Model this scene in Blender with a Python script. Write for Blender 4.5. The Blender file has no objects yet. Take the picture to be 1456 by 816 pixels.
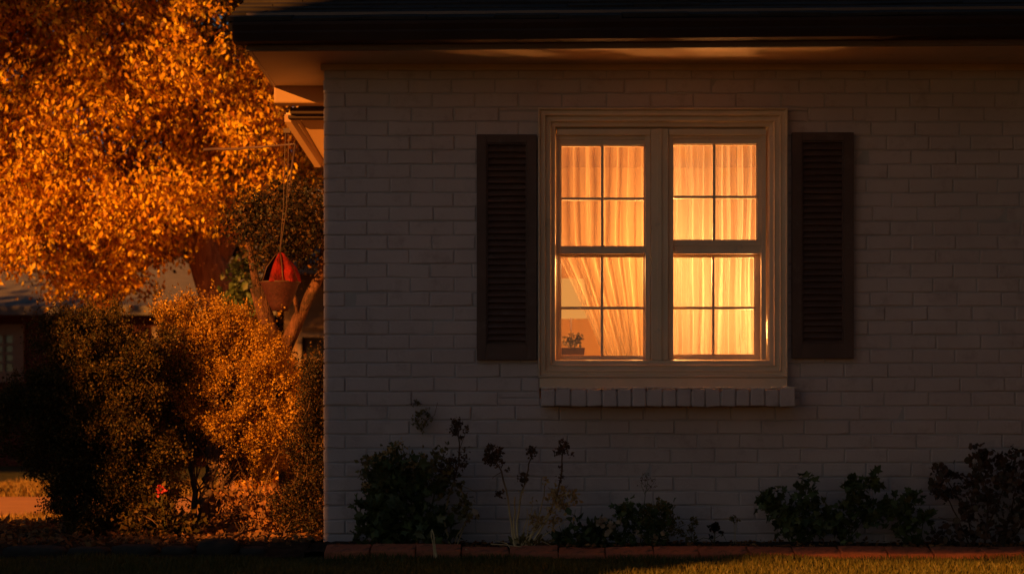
import bpy, math, random
import numpy as np
from mathutils import Vector
random.seed(7); rng = np.random.default_rng(11)
sc = bpy.context.scene
COL = sc.collection
R = math.radians

# ------------------------------------------------------------------ camera model (used only to read sizes)
FPX = 2700.0; CY = 600.0; CX = 728.0; CAMY = -9.0; CAMZ = 0.6
def X(px, y=0.0): return (px - CX) * (y - CAMY) / FPX
def Z(py, y=0.0): return CAMZ + (CY - py) * (y - CAMY) / FPX

# ------------------------------------------------------------------ helpers
class MB:
    def __init__(s): s.v = []; s.f = []
    def face(s, pts):
        n = len(s.v); s.v += [tuple(p) for p in pts]; s.f.append(tuple(range(n, n + len(pts)))); return s
    def box(s, x0, x1, y0, y1, z0, z1):
        if x1 < x0: x0, x1 = x1, x0
        if y1 < y0: y0, y1 = y1, y0
        if z1 < z0: z0, z1 = z1, z0
        n = len(s.v)
        s.v += [(x0,y0,z0),(x1,y0,z0),(x1,y1,z0),(x0,y1,z0),(x0,y0,z1),(x1,y0,z1),(x1,y1,z1),(x0,y1,z1)]
        s.f += [tuple(n+i for i in q) for q in ((0,3,2,1),(4,5,6,7),(0,1,5,4),(1,2,6,5),(2,3,7,6),(3,0,4,7))]
        return s
    def bp(s, px0, px1, py0, py1, y0, y1):       # box from picture measures on the facade
        return s.box(X(px0), X(px1), y0, y1, Z(py1), Z(py0))
    def hexa(s, p):                               # 8 points, bottom ring then top ring
        n = len(s.v); s.v += [tuple(q) for q in p]
        s.f += [tuple(n+i for i in q) for q in ((0,3,2,1),(4,5,6,7),(0,1,5,4),(1,2,6,5),(2,3,7,6),(3,0,4,7))]
        return s
    def tube(s, pts, r0, r1=None, seg=6, wob=0.0):
        r1 = r0 if r1 is None else r1
        pts = [Vector(p) for p in pts]; n0 = len(s.v); m = len(pts)
        up = Vector((0.13, 0.31, 0.94))
        for i, p in enumerate(pts):
            d = (pts[min(i+1, m-1)] - pts[max(i-1, 0)]).normalized()
            a = d.cross(up)
            if a.length < 1e-3: a = d.cross(Vector((1,0,0)))
            a.normalize(); b = d.cross(a)
            r = r0 + (r1 - r0) * i / max(1, m-1)
            for k in range(seg):
                t = 2*math.pi*k/seg
                rr = r * (1 + wob*random.uniform(-1, 1))
                s.v.append(tuple(p + a*math.cos(t)*rr + b*math.sin(t)*rr))
        for i in range(m-1):
            for k in range(seg):
                k2 = (k+1) % seg
                s.f.append((n0+i*seg+k, n0+i*seg+k2, n0+(i+1)*seg+k2, n0+(i+1)*seg+k))
        s.f.append(tuple(n0+k for k in reversed(range(seg))))
        s.f.append(tuple(n0+(m-1)*seg+k for k in range(seg)))
        return s
    def lathe(s, c, prof, seg=24):                # prof: (r, z)
        n0 = len(s.v)
        for r, z in prof:
            for k in range(seg):
                t = 2*math.pi*k/seg
                s.v.append((c[0]+r*math.cos(t), c[1]+r*math.sin(t), c[2]+z))
        for i in range(len(prof)-1):
            for k in range(seg):
                k2 = (k+1) % seg
                s.f.append((n0+i*seg+k, n0+i*seg+k2, n0+(i+1)*seg+k2, n0+(i+1)*seg+k))
        return s
    def build(s, name, mat, parent=None, smooth=False, bevel=0.0, loc=None):
        me = bpy.data.meshes.new(name)
        v = s.v
        if loc is not None: v = [(a-loc[0], b-loc[1], c-loc[2]) for a, b, c in v]
        me.from_pydata(v, [], s.f); me.update()
        o = bpy.data.objects.new(name, me); COL.objects.link(o)
        if loc is not None: o.location = loc
        if mat: me.materials.append(mat)
        if smooth:
            me.polygons.foreach_set('use_smooth', [True]*len(me.polygons))
        if bevel:
            b = o.modifiers.new('Bevel', 'BEVEL'); b.width = bevel; b.segments = 2; b.limit_method = 'ANGLE'
            b.harden_normals = False
        if parent: o.parent = parent
        return o

def tag(o, label=None, cat=None, group=None, kind=None):
    if label: o['label'] = label
    if cat: o['category'] = cat
    if group: o['group'] = group
    if kind: o['kind'] = kind
    return o
def thing(name, label, cat, loc=(0,0,0), group=None):
    o = bpy.data.objects.new(name, None); COL.objects.link(o); o.location = loc
    o.empty_display_size = 0.1
    return tag(o, label, cat, group)
def adopt(child, root):                            # parent keeping world position (roots are unrotated)
    child.parent = root
    child.location = Vector(child.location) - Vector(root.location)
    return child

# ------------------------------------------------------------------ materials
def newmat(name):
    m = bpy.data.materials.new(name); m.use_nodes = True
    nt = m.node_tree; nt.nodes.clear()
    out = nt.nodes.new('ShaderNodeOutputMaterial')
    return m, nt, out
def N(nt, t, **kw):
    n = nt.nodes.new(t)
    for k, v in kw.items(): setattr(n, k, v)
    return n
def noise(nt, scale, detail=4, rough=0.55, vec=None, obj=True):
    tc = nt.nodes.new('ShaderNodeTexCoord')
    n = nt.nodes.new('ShaderNodeTexNoise'); n.inputs['Scale'].default_value = scale
    n.inputs['Detail'].default_value = detail; n.inputs['Roughness'].default_value = rough
    if vec is None: nt.links.new(tc.outputs['Object'], n.inputs['Vector'])
    else:
        mp = nt.nodes.new('ShaderNodeMapping'); mp.inputs['Scale'].default_value = vec
        nt.links.new(tc.outputs['Object'], mp.inputs['Vector']); nt.links.new(mp.outputs[0], n.inputs['Vector'])
    return n
def ramp(nt, src, stops):
    r = nt.nodes.new('ShaderNodeValToRGB'); e = r.color_ramp.elements
    while len(e) < len(stops): e.new(0.5)
    for i, (p, c) in enumerate(stops):
        e[i].position = p; e[i].color = (*c, 1)
    nt.links.new(src, r.inputs['Fac']); return r
def mat_solid(name, stops, scale=6, rough=0.6, bumps=(), vec=None, metallic=0.0, spec=0.4, detail=4, mottle=None):
    """stops: ramp over a noise; bumps: (scale, strength, distance, vec)"""
    m, nt, out = newmat(name)
    b = N(nt, 'ShaderNodeBsdfPrincipled')
    b.inputs['Roughness'].default_value = rough; b.inputs['Metallic'].default_value = metallic
    b.inputs['Specular IOR Level'].default_value = spec
    n = noise(nt, scale, detail, vec=vec)
    r = ramp(nt, n.outputs['Fac'], stops)
    col = r.outputs['Color']
    if mottle:
        n2 = noise(nt, mottle[0], 6, 0.7)
        r2 = ramp(nt, n2.outputs['Fac'], [(mottle[1], (0,0,0)), (mottle[2], (1,1,1))])
        mx = N(nt, 'ShaderNodeMix', data_type='RGBA')
        nt.links.new(r2.outputs['Color'], mx.inputs['Factor'])
        nt.links.new(col, mx.inputs['A']); mx.inputs['B'].default_value = (*mottle[3], 1)
        col = mx.outputs['Result']
    nt.links.new(col, b.inputs['Base Color'])
    prev = None
    for bu in bumps:
        nn = noise(nt, bu[0], 5, 0.6, vec=bu[3] if len(bu) > 3 else None)
        bp = N(nt, 'ShaderNodeBump'); bp.inputs['Strength'].default_value = bu[1]; bp.inputs['Distance'].default_value = bu[2]
        nt.links.new(nn.outputs['Fac'], bp.inputs['Height'])
        if prev: nt.links.new(prev.outputs[0], bp.inputs['Normal'])
        prev = bp
    if prev: nt.links.new(prev.outputs[0], b.inputs['Normal'])
    nt.links.new(b.outputs[0], out.inputs[0])
    return m
def mat_leaf(name, cols, trans=0.4, rough=0.5, tcol=None, spec=0.35):
    """each leaf its own colour out of cols"""
    m, nt, out = newmat(name)
    g = N(nt, 'ShaderNodeNewGeometry')
    k = len(cols)
    r = ramp(nt, g.outputs['Random Per Island'], [(i/max(1, k-1), c) for i, c in enumerate(cols)])
    b = N(nt, 'ShaderNodeBsdfPrincipled'); b.inputs['Roughness'].default_value = rough
    b.inputs['Specular IOR Level'].default_value = spec
    nt.links.new(r.outputs['Color'], b.inputs['Base Color'])
    t = N(nt, 'ShaderNodeBsdfTranslucent')
    gm = N(nt, 'ShaderNodeMix', data_type='RGBA'); gm.blend_type = 'MULTIPLY'; gm.inputs['Factor'].default_value = 1
    nt.links.new(r.outputs['Color'], gm.inputs['A']); gm.inputs['B'].default_value = (*(tcol or (1.0, 0.85, 0.5)), 1)
    nt.links.new(gm.outputs['Result'], t.inputs['Color'])
    mx = N(nt, 'ShaderNodeMixShader'); mx.inputs[0].default_value = trans
    nt.links.new(b.outputs[0], mx.inputs[1]); nt.links.new(t.outputs[0], mx.inputs[2])
    nt.links.new(mx.outputs[0], out.inputs[0])
    return m

M = {}
M['brick_paint'] = mat_solid('painted_brick', [(0.3, (0.475,0.38,0.37)), (0.7, (0.57,0.46,0.445))], scale=3.0, rough=0.62,
    bumps=[(9, 0.6, 0.010), (40, 0.5, 0.003), (160, 0.4, 0.0012)], mottle=(7, 0.54, 0.76, (0.36,0.27,0.25)))
M['mortar'] = mat_solid('painted_mortar', [(0.3, (0.36,0.32,0.32)), (0.7, (0.44,0.40,0.39))], scale=8, rough=0.8, bumps=[(60, 0.5, 0.002)])
M['trim'] = mat_solid('cream_trim_paint', [(0.3, (0.64,0.49,0.34)), (0.7, (0.76,0.59,0.42))], scale=5, rough=0.45,
    bumps=[(40, 0.15, 0.001), (160, 0.12, 0.0006, (1,1,0.12))], mottle=(12, 0.62, 0.75, (0.48,0.41,0.33)))
M['soffit'] = mat_solid('soffit_paint', [(0.3, (0.56,0.40,0.25)), (0.7, (0.63,0.46,0.29))], scale=2.5, rough=0.6,
    bumps=[(5, 0.35, 0.008, (0.4,3,1)), (60, 0.2, 0.001)], mottle=(3.2, 0.58, 0.72, (0.46,0.36,0.26)))
M['bead'] = mat_solid('lit_rim_mortar', [(0.3, (0.62,0.50,0.42)), (0.7, (0.78,0.66,0.56))], scale=40, rough=0.8, bumps=[(120, 0.6, 0.002)])  # mortar made paler to imitate the lit rim of the sill
M['return'] = mat_solid('brown_return_paint', [(0.3, (0.30,0.16,0.07)), (0.7, (0.36,0.20,0.085))], scale=4, rough=0.6, bumps=[(30, 0.2, 0.002)])
M['shutter'] = mat_solid('shutter_brown_paint', [(0.3, (0.085,0.045,0.034)), (0.7, (0.125,0.066,0.05))], scale=9, rough=0.55,
    bumps=[(90, 0.25, 0.001, (1,1,0.15))], mottle=(14, 0.55, 0.72, (0.15,0.095,0.075)))
M['gutter'] = mat_solid('gutter_brown_metal', [(0.3, (0.035,0.020,0.017)), (0.7, (0.05,0.03,0.024))], scale=4, rough=0.7, spec=0.12, bumps=[(6, 0.15, 0.004)])
M['fascia'] = mat_solid('fascia_brown_paint', [(0.3, (0.16,0.10,0.07)), (0.7, (0.2,0.13,0.09))], scale=4, rough=0.55, bumps=[(30, 0.2, 0.001)])
M['shingle'] = mat_solid('asphalt_shingle', [(0.25, (0.020,0.016,0.014)), (0.75, (0.05,0.040,0.034))], scale=7, rough=0.95, spec=0.15,
    bumps=[(350, 0.8, 0.002), (25, 0.3, 0.003)])
M['brick_red'] = mat_solid('red_edging_brick', [(0.3, (0.34,0.10,0.05)), (0.7, (0.50,0.165,0.08))], scale=11, rough=0.85,
    bumps=[(30, 0.6, 0.006), (150, 0.5, 0.002)], mottle=(16, 0.50, 0.68, (0.09,0.05,0.035)))
M['stone'] = mat_solid('dark_stone', [(0.3, (0.022,0.018,0.016)), (0.7, (0.05,0.042,0.036))], scale=10, rough=0.9, bumps=[(22, 0.8, 0.01), (120, 0.5, 0.002)])
M['soil'] = mat_solid('soil', [(0.3, (0.035,0.024,0.017)), (0.7, (0.08,0.055,0.038))], scale=20, rough=1.0, spec=0.1, bumps=[(40, 1.0, 0.02), (180, 0.8, 0.006)])
M['ground'] = mat_solid('lawn_soil', [(0.3, (0.05,0.055,0.022)), (0.7, (0.11,0.10,0.04))], scale=6, rough=1.0, spec=0.1,
    bumps=[(60, 1.0, 0.02), (200, 1.0, 0.01)], mottle=(2.0, 0.5, 0.65, (0.14,0.10,0.05)))
M['path'] = mat_solid('clay_path', [(0.3, (0.56,0.25,0.09)), (0.7, (0.66,0.32,0.12))], scale=3, rough=0.9, bumps=[(60, 0.4, 0.003)])
M['bark_red'] = mat_solid('tree_bark', [(0.3, (0.22,0.09,0.05)), (0.7, (0.50,0.24,0.14))], scale=7, rough=0.9, vec=(5,5,0.8),
    bumps=[(9, 1.0, 0.05, (4,4,0.6)), (60, 0.6, 0.006)])
M['bark_pale'] = mat_solid('small_tree_bark', [(0.3, (0.10,0.038,0.02)), (0.7, (0.24,0.095,0.05))], scale=9, rough=0.9, vec=(4,4,0.8),
    bumps=[(12, 1.0, 0.05, (4,4,0.7)), (45, 1.0, 0.012)], mottle=(9, .45, .62, (0.05,0.022,0.014)))
M['twig'] = mat_solid('shrub_twig', [(0.3, (0.05,0.026,0.016)), (0.7, (0.14,0.07,0.04))], scale=20, rough=0.85, bumps=[(60, 0.5, 0.003)])
M['dry_stem'] = mat_solid('dry_stem', [(0.3, (0.45,0.31,0.15)), (0.7, (0.62,0.45,0.24))], scale=30, rough=0.7)
m, nt, out = newmat('lit_straw_stem')
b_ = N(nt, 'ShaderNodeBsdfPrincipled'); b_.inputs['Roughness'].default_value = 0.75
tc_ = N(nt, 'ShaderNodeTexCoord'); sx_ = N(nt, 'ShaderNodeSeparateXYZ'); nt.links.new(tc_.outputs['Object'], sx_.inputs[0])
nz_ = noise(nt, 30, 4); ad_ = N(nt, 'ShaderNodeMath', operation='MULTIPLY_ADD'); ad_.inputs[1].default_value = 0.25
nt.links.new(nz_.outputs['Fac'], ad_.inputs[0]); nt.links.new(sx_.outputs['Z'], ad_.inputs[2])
rr_ = ramp(nt, ad_.outputs[0], [(0.10, (0.78,0.58,0.30)), (0.30, (0.55,0.37,0.18)), (0.46, (0.16,0.08,0.04)), (0.7, (0.10,0.05,0.03))])  # foot of the stems paled to stand in for direct golden light
nt.links.new(rr_.outputs['Color'], b_.inputs['Base Color']); nt.links.new(b_.outputs[0], out.inputs[0]); M['lit_straw_stem'] = m
M['green_stem'] = mat_solid('green_stem', [(0.3, (0.07,0.09,0.03)), (0.7, (0.13,0.12,0.05))], scale=30, rough=0.7)
M['glow_leaf'] = mat_leaf('autumn_tree_leaf', [(0.44,0.14,0.006), (0.78,0.38,0.012), (0.86,0.54,0.018), (0.60,0.24,0.008), (0.90,0.62,0.025), (0.12,0.05,0.008), (0.30,0.11,0.008), (0.82,0.44,0.014)], trans=0.34, rough=0.5)
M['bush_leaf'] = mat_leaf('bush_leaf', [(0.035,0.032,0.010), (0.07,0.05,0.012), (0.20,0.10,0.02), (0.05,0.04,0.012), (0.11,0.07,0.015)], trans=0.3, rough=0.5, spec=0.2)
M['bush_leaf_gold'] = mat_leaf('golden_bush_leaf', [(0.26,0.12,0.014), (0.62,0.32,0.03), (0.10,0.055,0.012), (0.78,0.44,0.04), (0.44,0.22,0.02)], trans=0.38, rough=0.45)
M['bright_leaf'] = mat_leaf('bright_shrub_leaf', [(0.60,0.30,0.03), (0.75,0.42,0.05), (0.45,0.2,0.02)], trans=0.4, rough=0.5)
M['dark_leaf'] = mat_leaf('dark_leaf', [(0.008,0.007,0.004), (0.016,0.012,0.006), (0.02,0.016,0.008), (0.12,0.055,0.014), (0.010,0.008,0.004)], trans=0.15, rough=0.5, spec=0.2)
M['green_leaf'] = mat_leaf('green_leaf', [(0.08,0.11,0.04), (0.12,0.15,0.05), (0.055,0.08,0.03), (0.15,0.15,0.06)], trans=0.25, rough=0.5)
M['olive_leaf'] = mat_leaf('olive_leaf', [(0.11,0.10,0.035), (0.18,0.14,0.045), (0.26,0.17,0.055), (0.09,0.08,0.03)], trans=0.28, rough=0.5)
M['red_leaf'] = mat_leaf('dark_red_leaf', [(0.08,0.04,0.03), (0.12,0.06,0.04), (0.06,0.05,0.03), (0.16,0.08,0.045)], trans=0.2, rough=0.5)
M['dry_flower'] = mat_leaf('dry_flower', [(0.46,0.27,0.10), (0.62,0.42,0.18), (0.32,0.18,0.07), (0.7,0.5,0.25)], trans=0.3, rough=0.7)
M['brown_flower'] = mat_leaf('brown_seed_head', [(0.09,0.045,0.025), (0.16,0.08,0.04), (0.06,0.03,0.02)], trans=0.2, rough=0.8)
M['white_flower'] = mat_leaf('faded_white_flower', [(0.55,0.42,0.30), (0.45,0.33,0.22), (0.62,0.52,0.40)], trans=0.35, rough=0.7)
M['pink_flower'] = mat_leaf('red_flower', [(0.45,0.03,0.03), (0.6,0.06,0.05)], trans=0.3, rough=0.6)
M['grass_blade'] = mat_leaf('grass_blade', [(0.07,0.075,0.014), (0.11,0.10,0.02), (0.16,0.12,0.026), (0.08,0.08,0.016)], trans=0.35, rough=0.55)
M['dry_grass'] = mat_leaf('dry_grass_blade', [(0.22,0.14,0.03), (0.34,0.20,0.05), (0.40,0.22,0.06), (0.16,0.12,0.03)], trans=0.35, rough=0.6)
M['litter'] = mat_leaf('leaf_litter', [(0.20,0.08,0.03), (0.32,0.13,0.04), (0.12,0.06,0.03), (0.38,0.18,0.06)], trans=0.15, rough=0.8)
M['red_cloth'] = mat_solid('red_basket_cloth', [(0.35, (0.06,0.004,0.003)), (0.65, (0.26,0.010,0.007))], scale=16, rough=0.75, spec=0.15, bumps=[(22, 1.0, 0.02), (70, 0.6, 0.006)])
M['wicker'] = mat_solid('dark_wicker', [(0.35, (0.035,0.006,0.005)), (0.65, (0.07,0.012,0.009))], scale=60, rough=0.7, vec=(1,1,4), bumps=[(90, 1.0, 0.004, (1,1,3))])
M['wire'] = mat_solid('wire', [(0.3, (0.06,0.03,0.018)), (0.7, (0.10,0.05,0.03))], scale=12, rough=0.5)
M['red_siding'] = mat_solid('dark_red_siding', [(0.3, (0.07,0.014,0.010)), (0.7, (0.10,0.02,0.014))], scale=5, rough=0.8, bumps=[(14, 0.4, 0.01, (0.2,0.2,4))])
M['grey_roof'] = mat_solid('grey_roof', [(0.3, (0.12,0.10,0.095)), (0.7, (0.19,0.165,0.15))], scale=6, rough=0.95, vec=(1,1,5), bumps=[(30, 0.6, 0.02, (0.5,0.5,6))])
M['tan_siding'] = mat_solid('tan_siding', [(0.3, (0.17,0.09,0.045)), (0.7, (0.23,0.125,0.06))], scale=4, rough=0.8, bumps=[(20, 0.3, 0.006)])
M['white_paint'] = mat_solid('white_frame_paint', [(0.3, (0.17,0.11,0.08)), (0.7, (0.23,0.155,0.11))], scale=5, rough=0.6, bumps=[(40, 0.2, 0.002)])
M['dark_glass'] = mat_solid('dark_window_glass', [(0.3, (0.02,0.02,0.025)), (0.7, (0.03,0.03,0.035))], scale=1, rough=0.08, spec=0.5)
M['room'] = mat_solid('room_wall_paint', [(0.3, (0.40,0.26,0.09)), (0.7, (0.46,0.30,0.11))], scale=2, rough=0.9)
M['room_floor'] = mat_solid('room_floor_wood', [(0.3, (0.25,0.13,0.06)), (0.7, (0.35,0.19,0.09))], scale=4, rough=0.6, vec=(1,8,1))
M['pot'] = mat_solid('clay_trough', [(0.3, (0.10,0.045,0.025)), (0.7, (0.15,0.07,0.035))], scale=15, rough=0.8)
M['brass'] = mat_solid('aged_brass', [(0.3, (0.04,0.02,0.01)), (0.7, (0.06,0.03,0.015))], scale=15, rough=0.6, spec=0.2)
M['pale_wall'] = mat_solid('pale_render', [(0.3, (0.30,0.27,0.25)), (0.7, (0.36,0.33,0.30))], scale=2, rough=0.9, bumps=[(40, 0.3, 0.004)])

# glass: a thin sheet, see-through with a faint reflection
m, nt, out = newmat('window_glass')
tr = N(nt, 'ShaderNodeBsdfTransparent'); tr.inputs['Color'].default_value = (0.95,0.96,0.94,1)
gl = N(nt, 'ShaderNodeBsdfGlossy'); gl.inputs['Roughness'].default_value = 0.04
lw = N(nt, 'ShaderNodeLayerWeight'); lw.inputs['Blend'].default_value = 0.5
pw = N(nt, 'ShaderNodeMath', operation='POWER'); pw.inputs[1].default_value = 5.0; nt.links.new(lw.outputs['Facing'], pw.inputs[0])
fr = N(nt, 'ShaderNodeMath', operation='MULTIPLY_ADD'); fr.inputs[1].default_value = 0.92; fr.inputs[2].default_value = 0.05; nt.links.new(pw.outputs[0], fr.inputs[0])
mx = N(nt, 'ShaderNodeMixShader')
nt.links.new(fr.outputs[0], mx.inputs[0]); nt.links.new(tr.outputs[0], mx.inputs[1]); nt.links.new(gl.outputs[0], mx.inputs[2])
nt.links.new(mx.outputs[0], out.inputs[0]); M['glass'] = m
# sheer curtain
def mat_curtain(name, alpha, colr):
    m, nt, out = newmat(name)
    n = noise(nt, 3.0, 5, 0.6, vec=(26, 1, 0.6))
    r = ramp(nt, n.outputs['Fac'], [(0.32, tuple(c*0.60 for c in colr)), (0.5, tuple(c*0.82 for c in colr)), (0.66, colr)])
    df = N(nt, 'ShaderNodeBsdfDiffuse'); tl = N(nt, 'ShaderNodeBsdfTranslucent'); tp = N(nt, 'ShaderNodeBsdfTransparent')
    nt.links.new(r.outputs['Color'], df.inputs['Color']); nt.links.new(r.outputs['Color'], tl.inputs['Color'])
    m1 = N(nt, 'ShaderNodeMixShader'); m1.inputs[0].default_value = 0.62
    nt.links.new(df.outputs[0], m1.inputs[1]); nt.links.new(tl.outputs[0], m1.inputs[2])
    m2 = N(nt, 'ShaderNodeMixShader'); m2.inputs[0].default_value = alpha
    lw = N(nt, 'ShaderNodeLayerWeight'); lw.inputs['Blend'].default_value = 0.5
    mr = N(nt, 'ShaderNodeMapRange'); mr.inputs['To Min'].default_value = alpha; mr.inputs['To Max'].default_value = 0.0
    nt.links.new(lw.outputs['Facing'], mr.inputs['Value']); nt.links.new(mr.outputs[0], m2.inputs[0])
    nt.links.new(m1.outputs[0], m2.inputs[1]); nt.links.new(tp.outputs[0], m2.inputs[2])
    nt.links.new(m2.outputs[0], out.inputs[0]); return m
M['sheer'] = mat_curtain('sheer_curtain', 0.78, (0.56,0.51,0.45))
M['sheer_warm_lit'] = mat_curtain('sheer_curtain_warm_lit', 0.68, (0.50,0.39,0.24))  # same cloth, tinted orange to imitate the warmer light in the left window
def mat_emit(name, col, s):
    m, nt, out = newmat(name)
    e = N(nt, 'ShaderNodeEmission'); e.inputs['Color'].default_value = (*col, 1); e.inputs['Strength'].default_value = s
    nt.links.new(e.outputs[0], out.inputs[0]); return m
LAMP = (1.0, 0.395, 0.105)
M['shade'] = mat_emit('lit_lamp_shade', (1.0,0.37,0.07), 0.5)
M['bulb'] = mat_emit('fill_lamp_glow', (1.0,0.50,0.16), 2.0)

# ------------------------------------------------------------------ scatter of leaf-like meshes
LEAF = (np.array([(0,0,0), (-0.32,0.45,0.10), (0,1,-0.12), (0.32,0.45,0.10)]), [(0,3,2), (0,2,1)])
LONGLEAF = (np.array([(0,0,0), (-0.17,0.35,0.05), (-0.13,0.7,0.0), (0,1,-0.16), (0.13,0.7,0.0), (0.17,0.35,0.05), (0,0.5,-0.03)]),
            [(0,5,6), (5,4,6), (4,3,6), (3,2,6), (2,1,6), (1,0,6)])
_a = []
for i, (ang, rad) in enumerate([(-150,.35),(-115,.62),(-95,.40),(-60,.85),(-38,.5),(-12,.8),(0,1.0),(12,.8),(38,.5),(60,.85),(95,.40),(115,.62),(150,.35)]):
    t = R(ang); _a.append((math.sin(t)*rad*0.6, 0.35+math.cos(t)*rad*0.62, 0.08*math.cos(3*t) - 0.10*rad))
LOBED = (np.array([(0,0.35,0.03)] + _a), [(0, i+1, i+2) for i in range(12)] + [(0, 13, 1)])
_a = [(0.5*math.sin(2*math.pi*k/8), 0.5+0.5*math.cos(2*math.pi*k/8), 0.07*((k % 2)*2-1)) for k in range(8)]
ROUND = (np.array([(0,0.45,-0.08)] + _a), [(0, k+1, (k+1) % 8 + 1) for k in range(8)])

def unit(a): return a / np.maximum(np.linalg.norm(a, axis=1, keepdims=True), 1e-9)
def scatter(name, tpl, pos, dirs, size, mat, parent=None, width=1.0):
    tv, tf = tpl; n = len(pos); k = len(tv)
    d = unit(dirs); r = unit(rng.normal(size=(n, 3)))
    side = unit(np.cross(d, r)); nor = np.cross(side, d)
    s = np.asarray(size).reshape(-1, 1, 1) * np.ones((n, 1, 1))
    P = pos[:, None, :] + s*(tv[None, :, 0:1]*side[:, None, :]*width + tv[None, :, 1:2]*d[:, None, :] + tv[None, :, 2:3]*nor[:, None, :])
    verts = P.reshape(-1, 3).astype(np.float32)
    tfa = np.array(tf); faces = (tfa[None] + (np.arange(n)*k)[:, None, None]).reshape(-1, 3)
    me = bpy.data.meshes.new(name)
    me.vertices.add(len(verts)); me.vertices.foreach_set('co', verts.ravel())
    me.loops.add(faces.size); me.loops.foreach_set('vertex_index', faces.ravel().astype(np.int32))
    me.polygons.add(len(faces)); me.polygons.foreach_set('loop_start', (np.arange(len(faces))*3).astype(np.int32))
    me.update(calc_edges=True); me.validate()
    me.materials.append(mat)
    o = bpy.data.objects.new(name, me); COL.objects.link(o)
    if parent: o.parent = parent
    return o
def nrm(n, s=(1,1,1)): return rng.normal(size=(n, 3)) * np.array(s)
def clumps(centres, per, spread):
    c = np.asarray(centres, float); k = rng.poisson(per, len(c))
    sp = rng.uniform(0.6, 1.3, (len(c), 1)) * np.asarray(spread)
    return np.repeat(c, k, axis=0) + rng.normal(size=(k.sum(), 3)) * np.repeat(sp, k, axis=0)
def ellip(n, c, r, lo=0.3):
    d = unit(rng.normal(size=(n, 3))); t = rng.uniform(lo**2, 1, (n, 1))**0.5
    return np.array(c) + d*t*np.array(r)

# ================================================================== THE HOUSE
house = thing('brick_house', 'white painted brick house with a lit double window, brown shutters and a dark shingle roof', 'house', (0,0,0))
WX0 = X(460); WX1 = 6.0; WTOP = 2.30; DEP = 6.0
COURSE = 0.0673; BL = 0.2067
ox0, ox1, oz0, oz1 = X(767), X(1116), Z(566), Z(158)      # rough opening
# core wall (set 5 mm behind the brick faces)
core = MB()
cy0, cy1 = 0.0031, 0.16
core.box(WX0+0.006, ox0, cy0, cy1, -0.1, WTOP); core.box(ox1, WX1, cy0, cy1, -0.1, WTOP)
core.box(ox0, ox1, cy0, cy1, -0.1, oz0); core.box(ox0, ox1, cy0, cy1, oz1, WTOP)
core.box(WX0+0.006, WX0+0.16, cy1, DEP, -0.1, WTOP)
core.box(WX1-0.16, WX1, cy1, DEP, -0.1, WTOP); core.box(WX0+0.16, WX1-0.16, DEP-0.16, DEP, -0.1, WTOP)
core.build('wall', M['mortar'], house)
# bricks, a rounded block each, in one mesh
bk = MB()
def brick_front(x0, x1, z0, z1):
    g = 0.0021; x0 += g; x1 -= g; z0 += g; z1 -= g
    if x1 - x0 < 0.012: return
    p = random.gauss(0, 0.0014); b = 0.0052
    j = lambda s=0.0009: random.gauss(0, s)
    yo, yi = 0.012, -0.0015 + p
    tl = random.gauss(0, 0.0009); rv = random.gauss(0, 0.0015)
    n = len(bk.v)
    sag = random.gauss(0, 0.0009)
    # back ring, mid ring, front grid 4x2 so that the face is not dead flat
    for yy, e in ((yo, 0), (yi+b*0.75, 0), (yi, b)):
        xs = [x0+e, x0+(x1-x0)*0.33, x0+(x1-x0)*0.67, x1-e]
        for zz, sgn in ((z0+e, -1), (z1-e, 1)):
            for i, xx in enumerate(xs):
                bk.v.append((xx+j()*(i in (0,3)), yy+(j(0.0005)+rv*(i-1.5)*0.5 if e else 0), zz+j(0.0007)+tl*(i-1.5)+sag*(i in (1,2))))
    for r in (0, 1):
        a = n+r*8; c = n+(r+1)*8
        for i in range(3):
            bk.f.append((a+i, a+i+1, c+i+1, c+i)); bk.f.append((a+4+i+1, a+4+i, c+4+i, c+4+i+1))
        bk.f.append((a+4, a, c, c+4)); bk.f.append((a+3, a+7, c+7, c+3))
    a = n+16
    for i in range(3): bk.f.append((a+i, a+i+1, a+5+i, a+4+i))
nz = int(WTOP/COURSE)+1
zb = Z(779)
for c in range(-1, nz+1):
    z0 = zb + c*COURSE; z1 = min(z0 + COURSE, WTOP)
    if z1 <= z0+0.01: continue
    x = WX0 if c % 2 == 0 else WX0
    first = BL if c % 2 == 0 else BL*0.5
    while x < WX1:
        L = first if x == WX0 else BL*random.uniform(0.96, 1.04)
        a, b = x, min(x+L, WX1)
        if z1 > oz0+0.004 and z0 < oz1-0.004:
            zz0, zz1 = z0, z1
            if b > ox0 and a < ox1:
                # split round the opening
                if z0 < oz0: brick_front(a, b, z0, oz0)
                if z1 > oz1: brick_front(a, b, oz1, z1)
                if a < ox0: brick_front(a, ox0, max(z0, oz0), min(z1, oz1))
                if b > ox1: brick_front(ox1, b, max(z0, oz0), min(z1, oz1))
            else: brick_front(a, b, z0, z1)
        else: brick_front(a, b, z0, z1)
        x = b
bo = bk.build('brick_facing', M['brick_paint'], house)
# side wall bricks
sk = MB()
for c in range(-1, nz+1):
    z0 = zb + c*COURSE; z1 = min(z0+COURSE, WTOP)
    if z1 <= z0+0.01: continue
    y = 0.008
    L = BL*0.5 if c % 2 == 0 else BL
    while y < DEP:
        y1 = min(y+L, DEP); g = 0.0035; p = random.gauss(0, 0.001)
        if y1-y > 0.02:
            sk.box(WX0-0.001+p, WX0+0.02, y+g, y1-g, z0+g, z1-g)
        y = y1; L = BL
sk.build('side_brick_facing', M['brick_paint'], house, bevel=0.003)

# frieze strip under the soffit
MB().box(WX0-0.012, WX1, -0.022, 0.012, Z(101), WTOP-0.002).build('frieze_board', M['soffit'], house, bevel=0.003)

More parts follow.
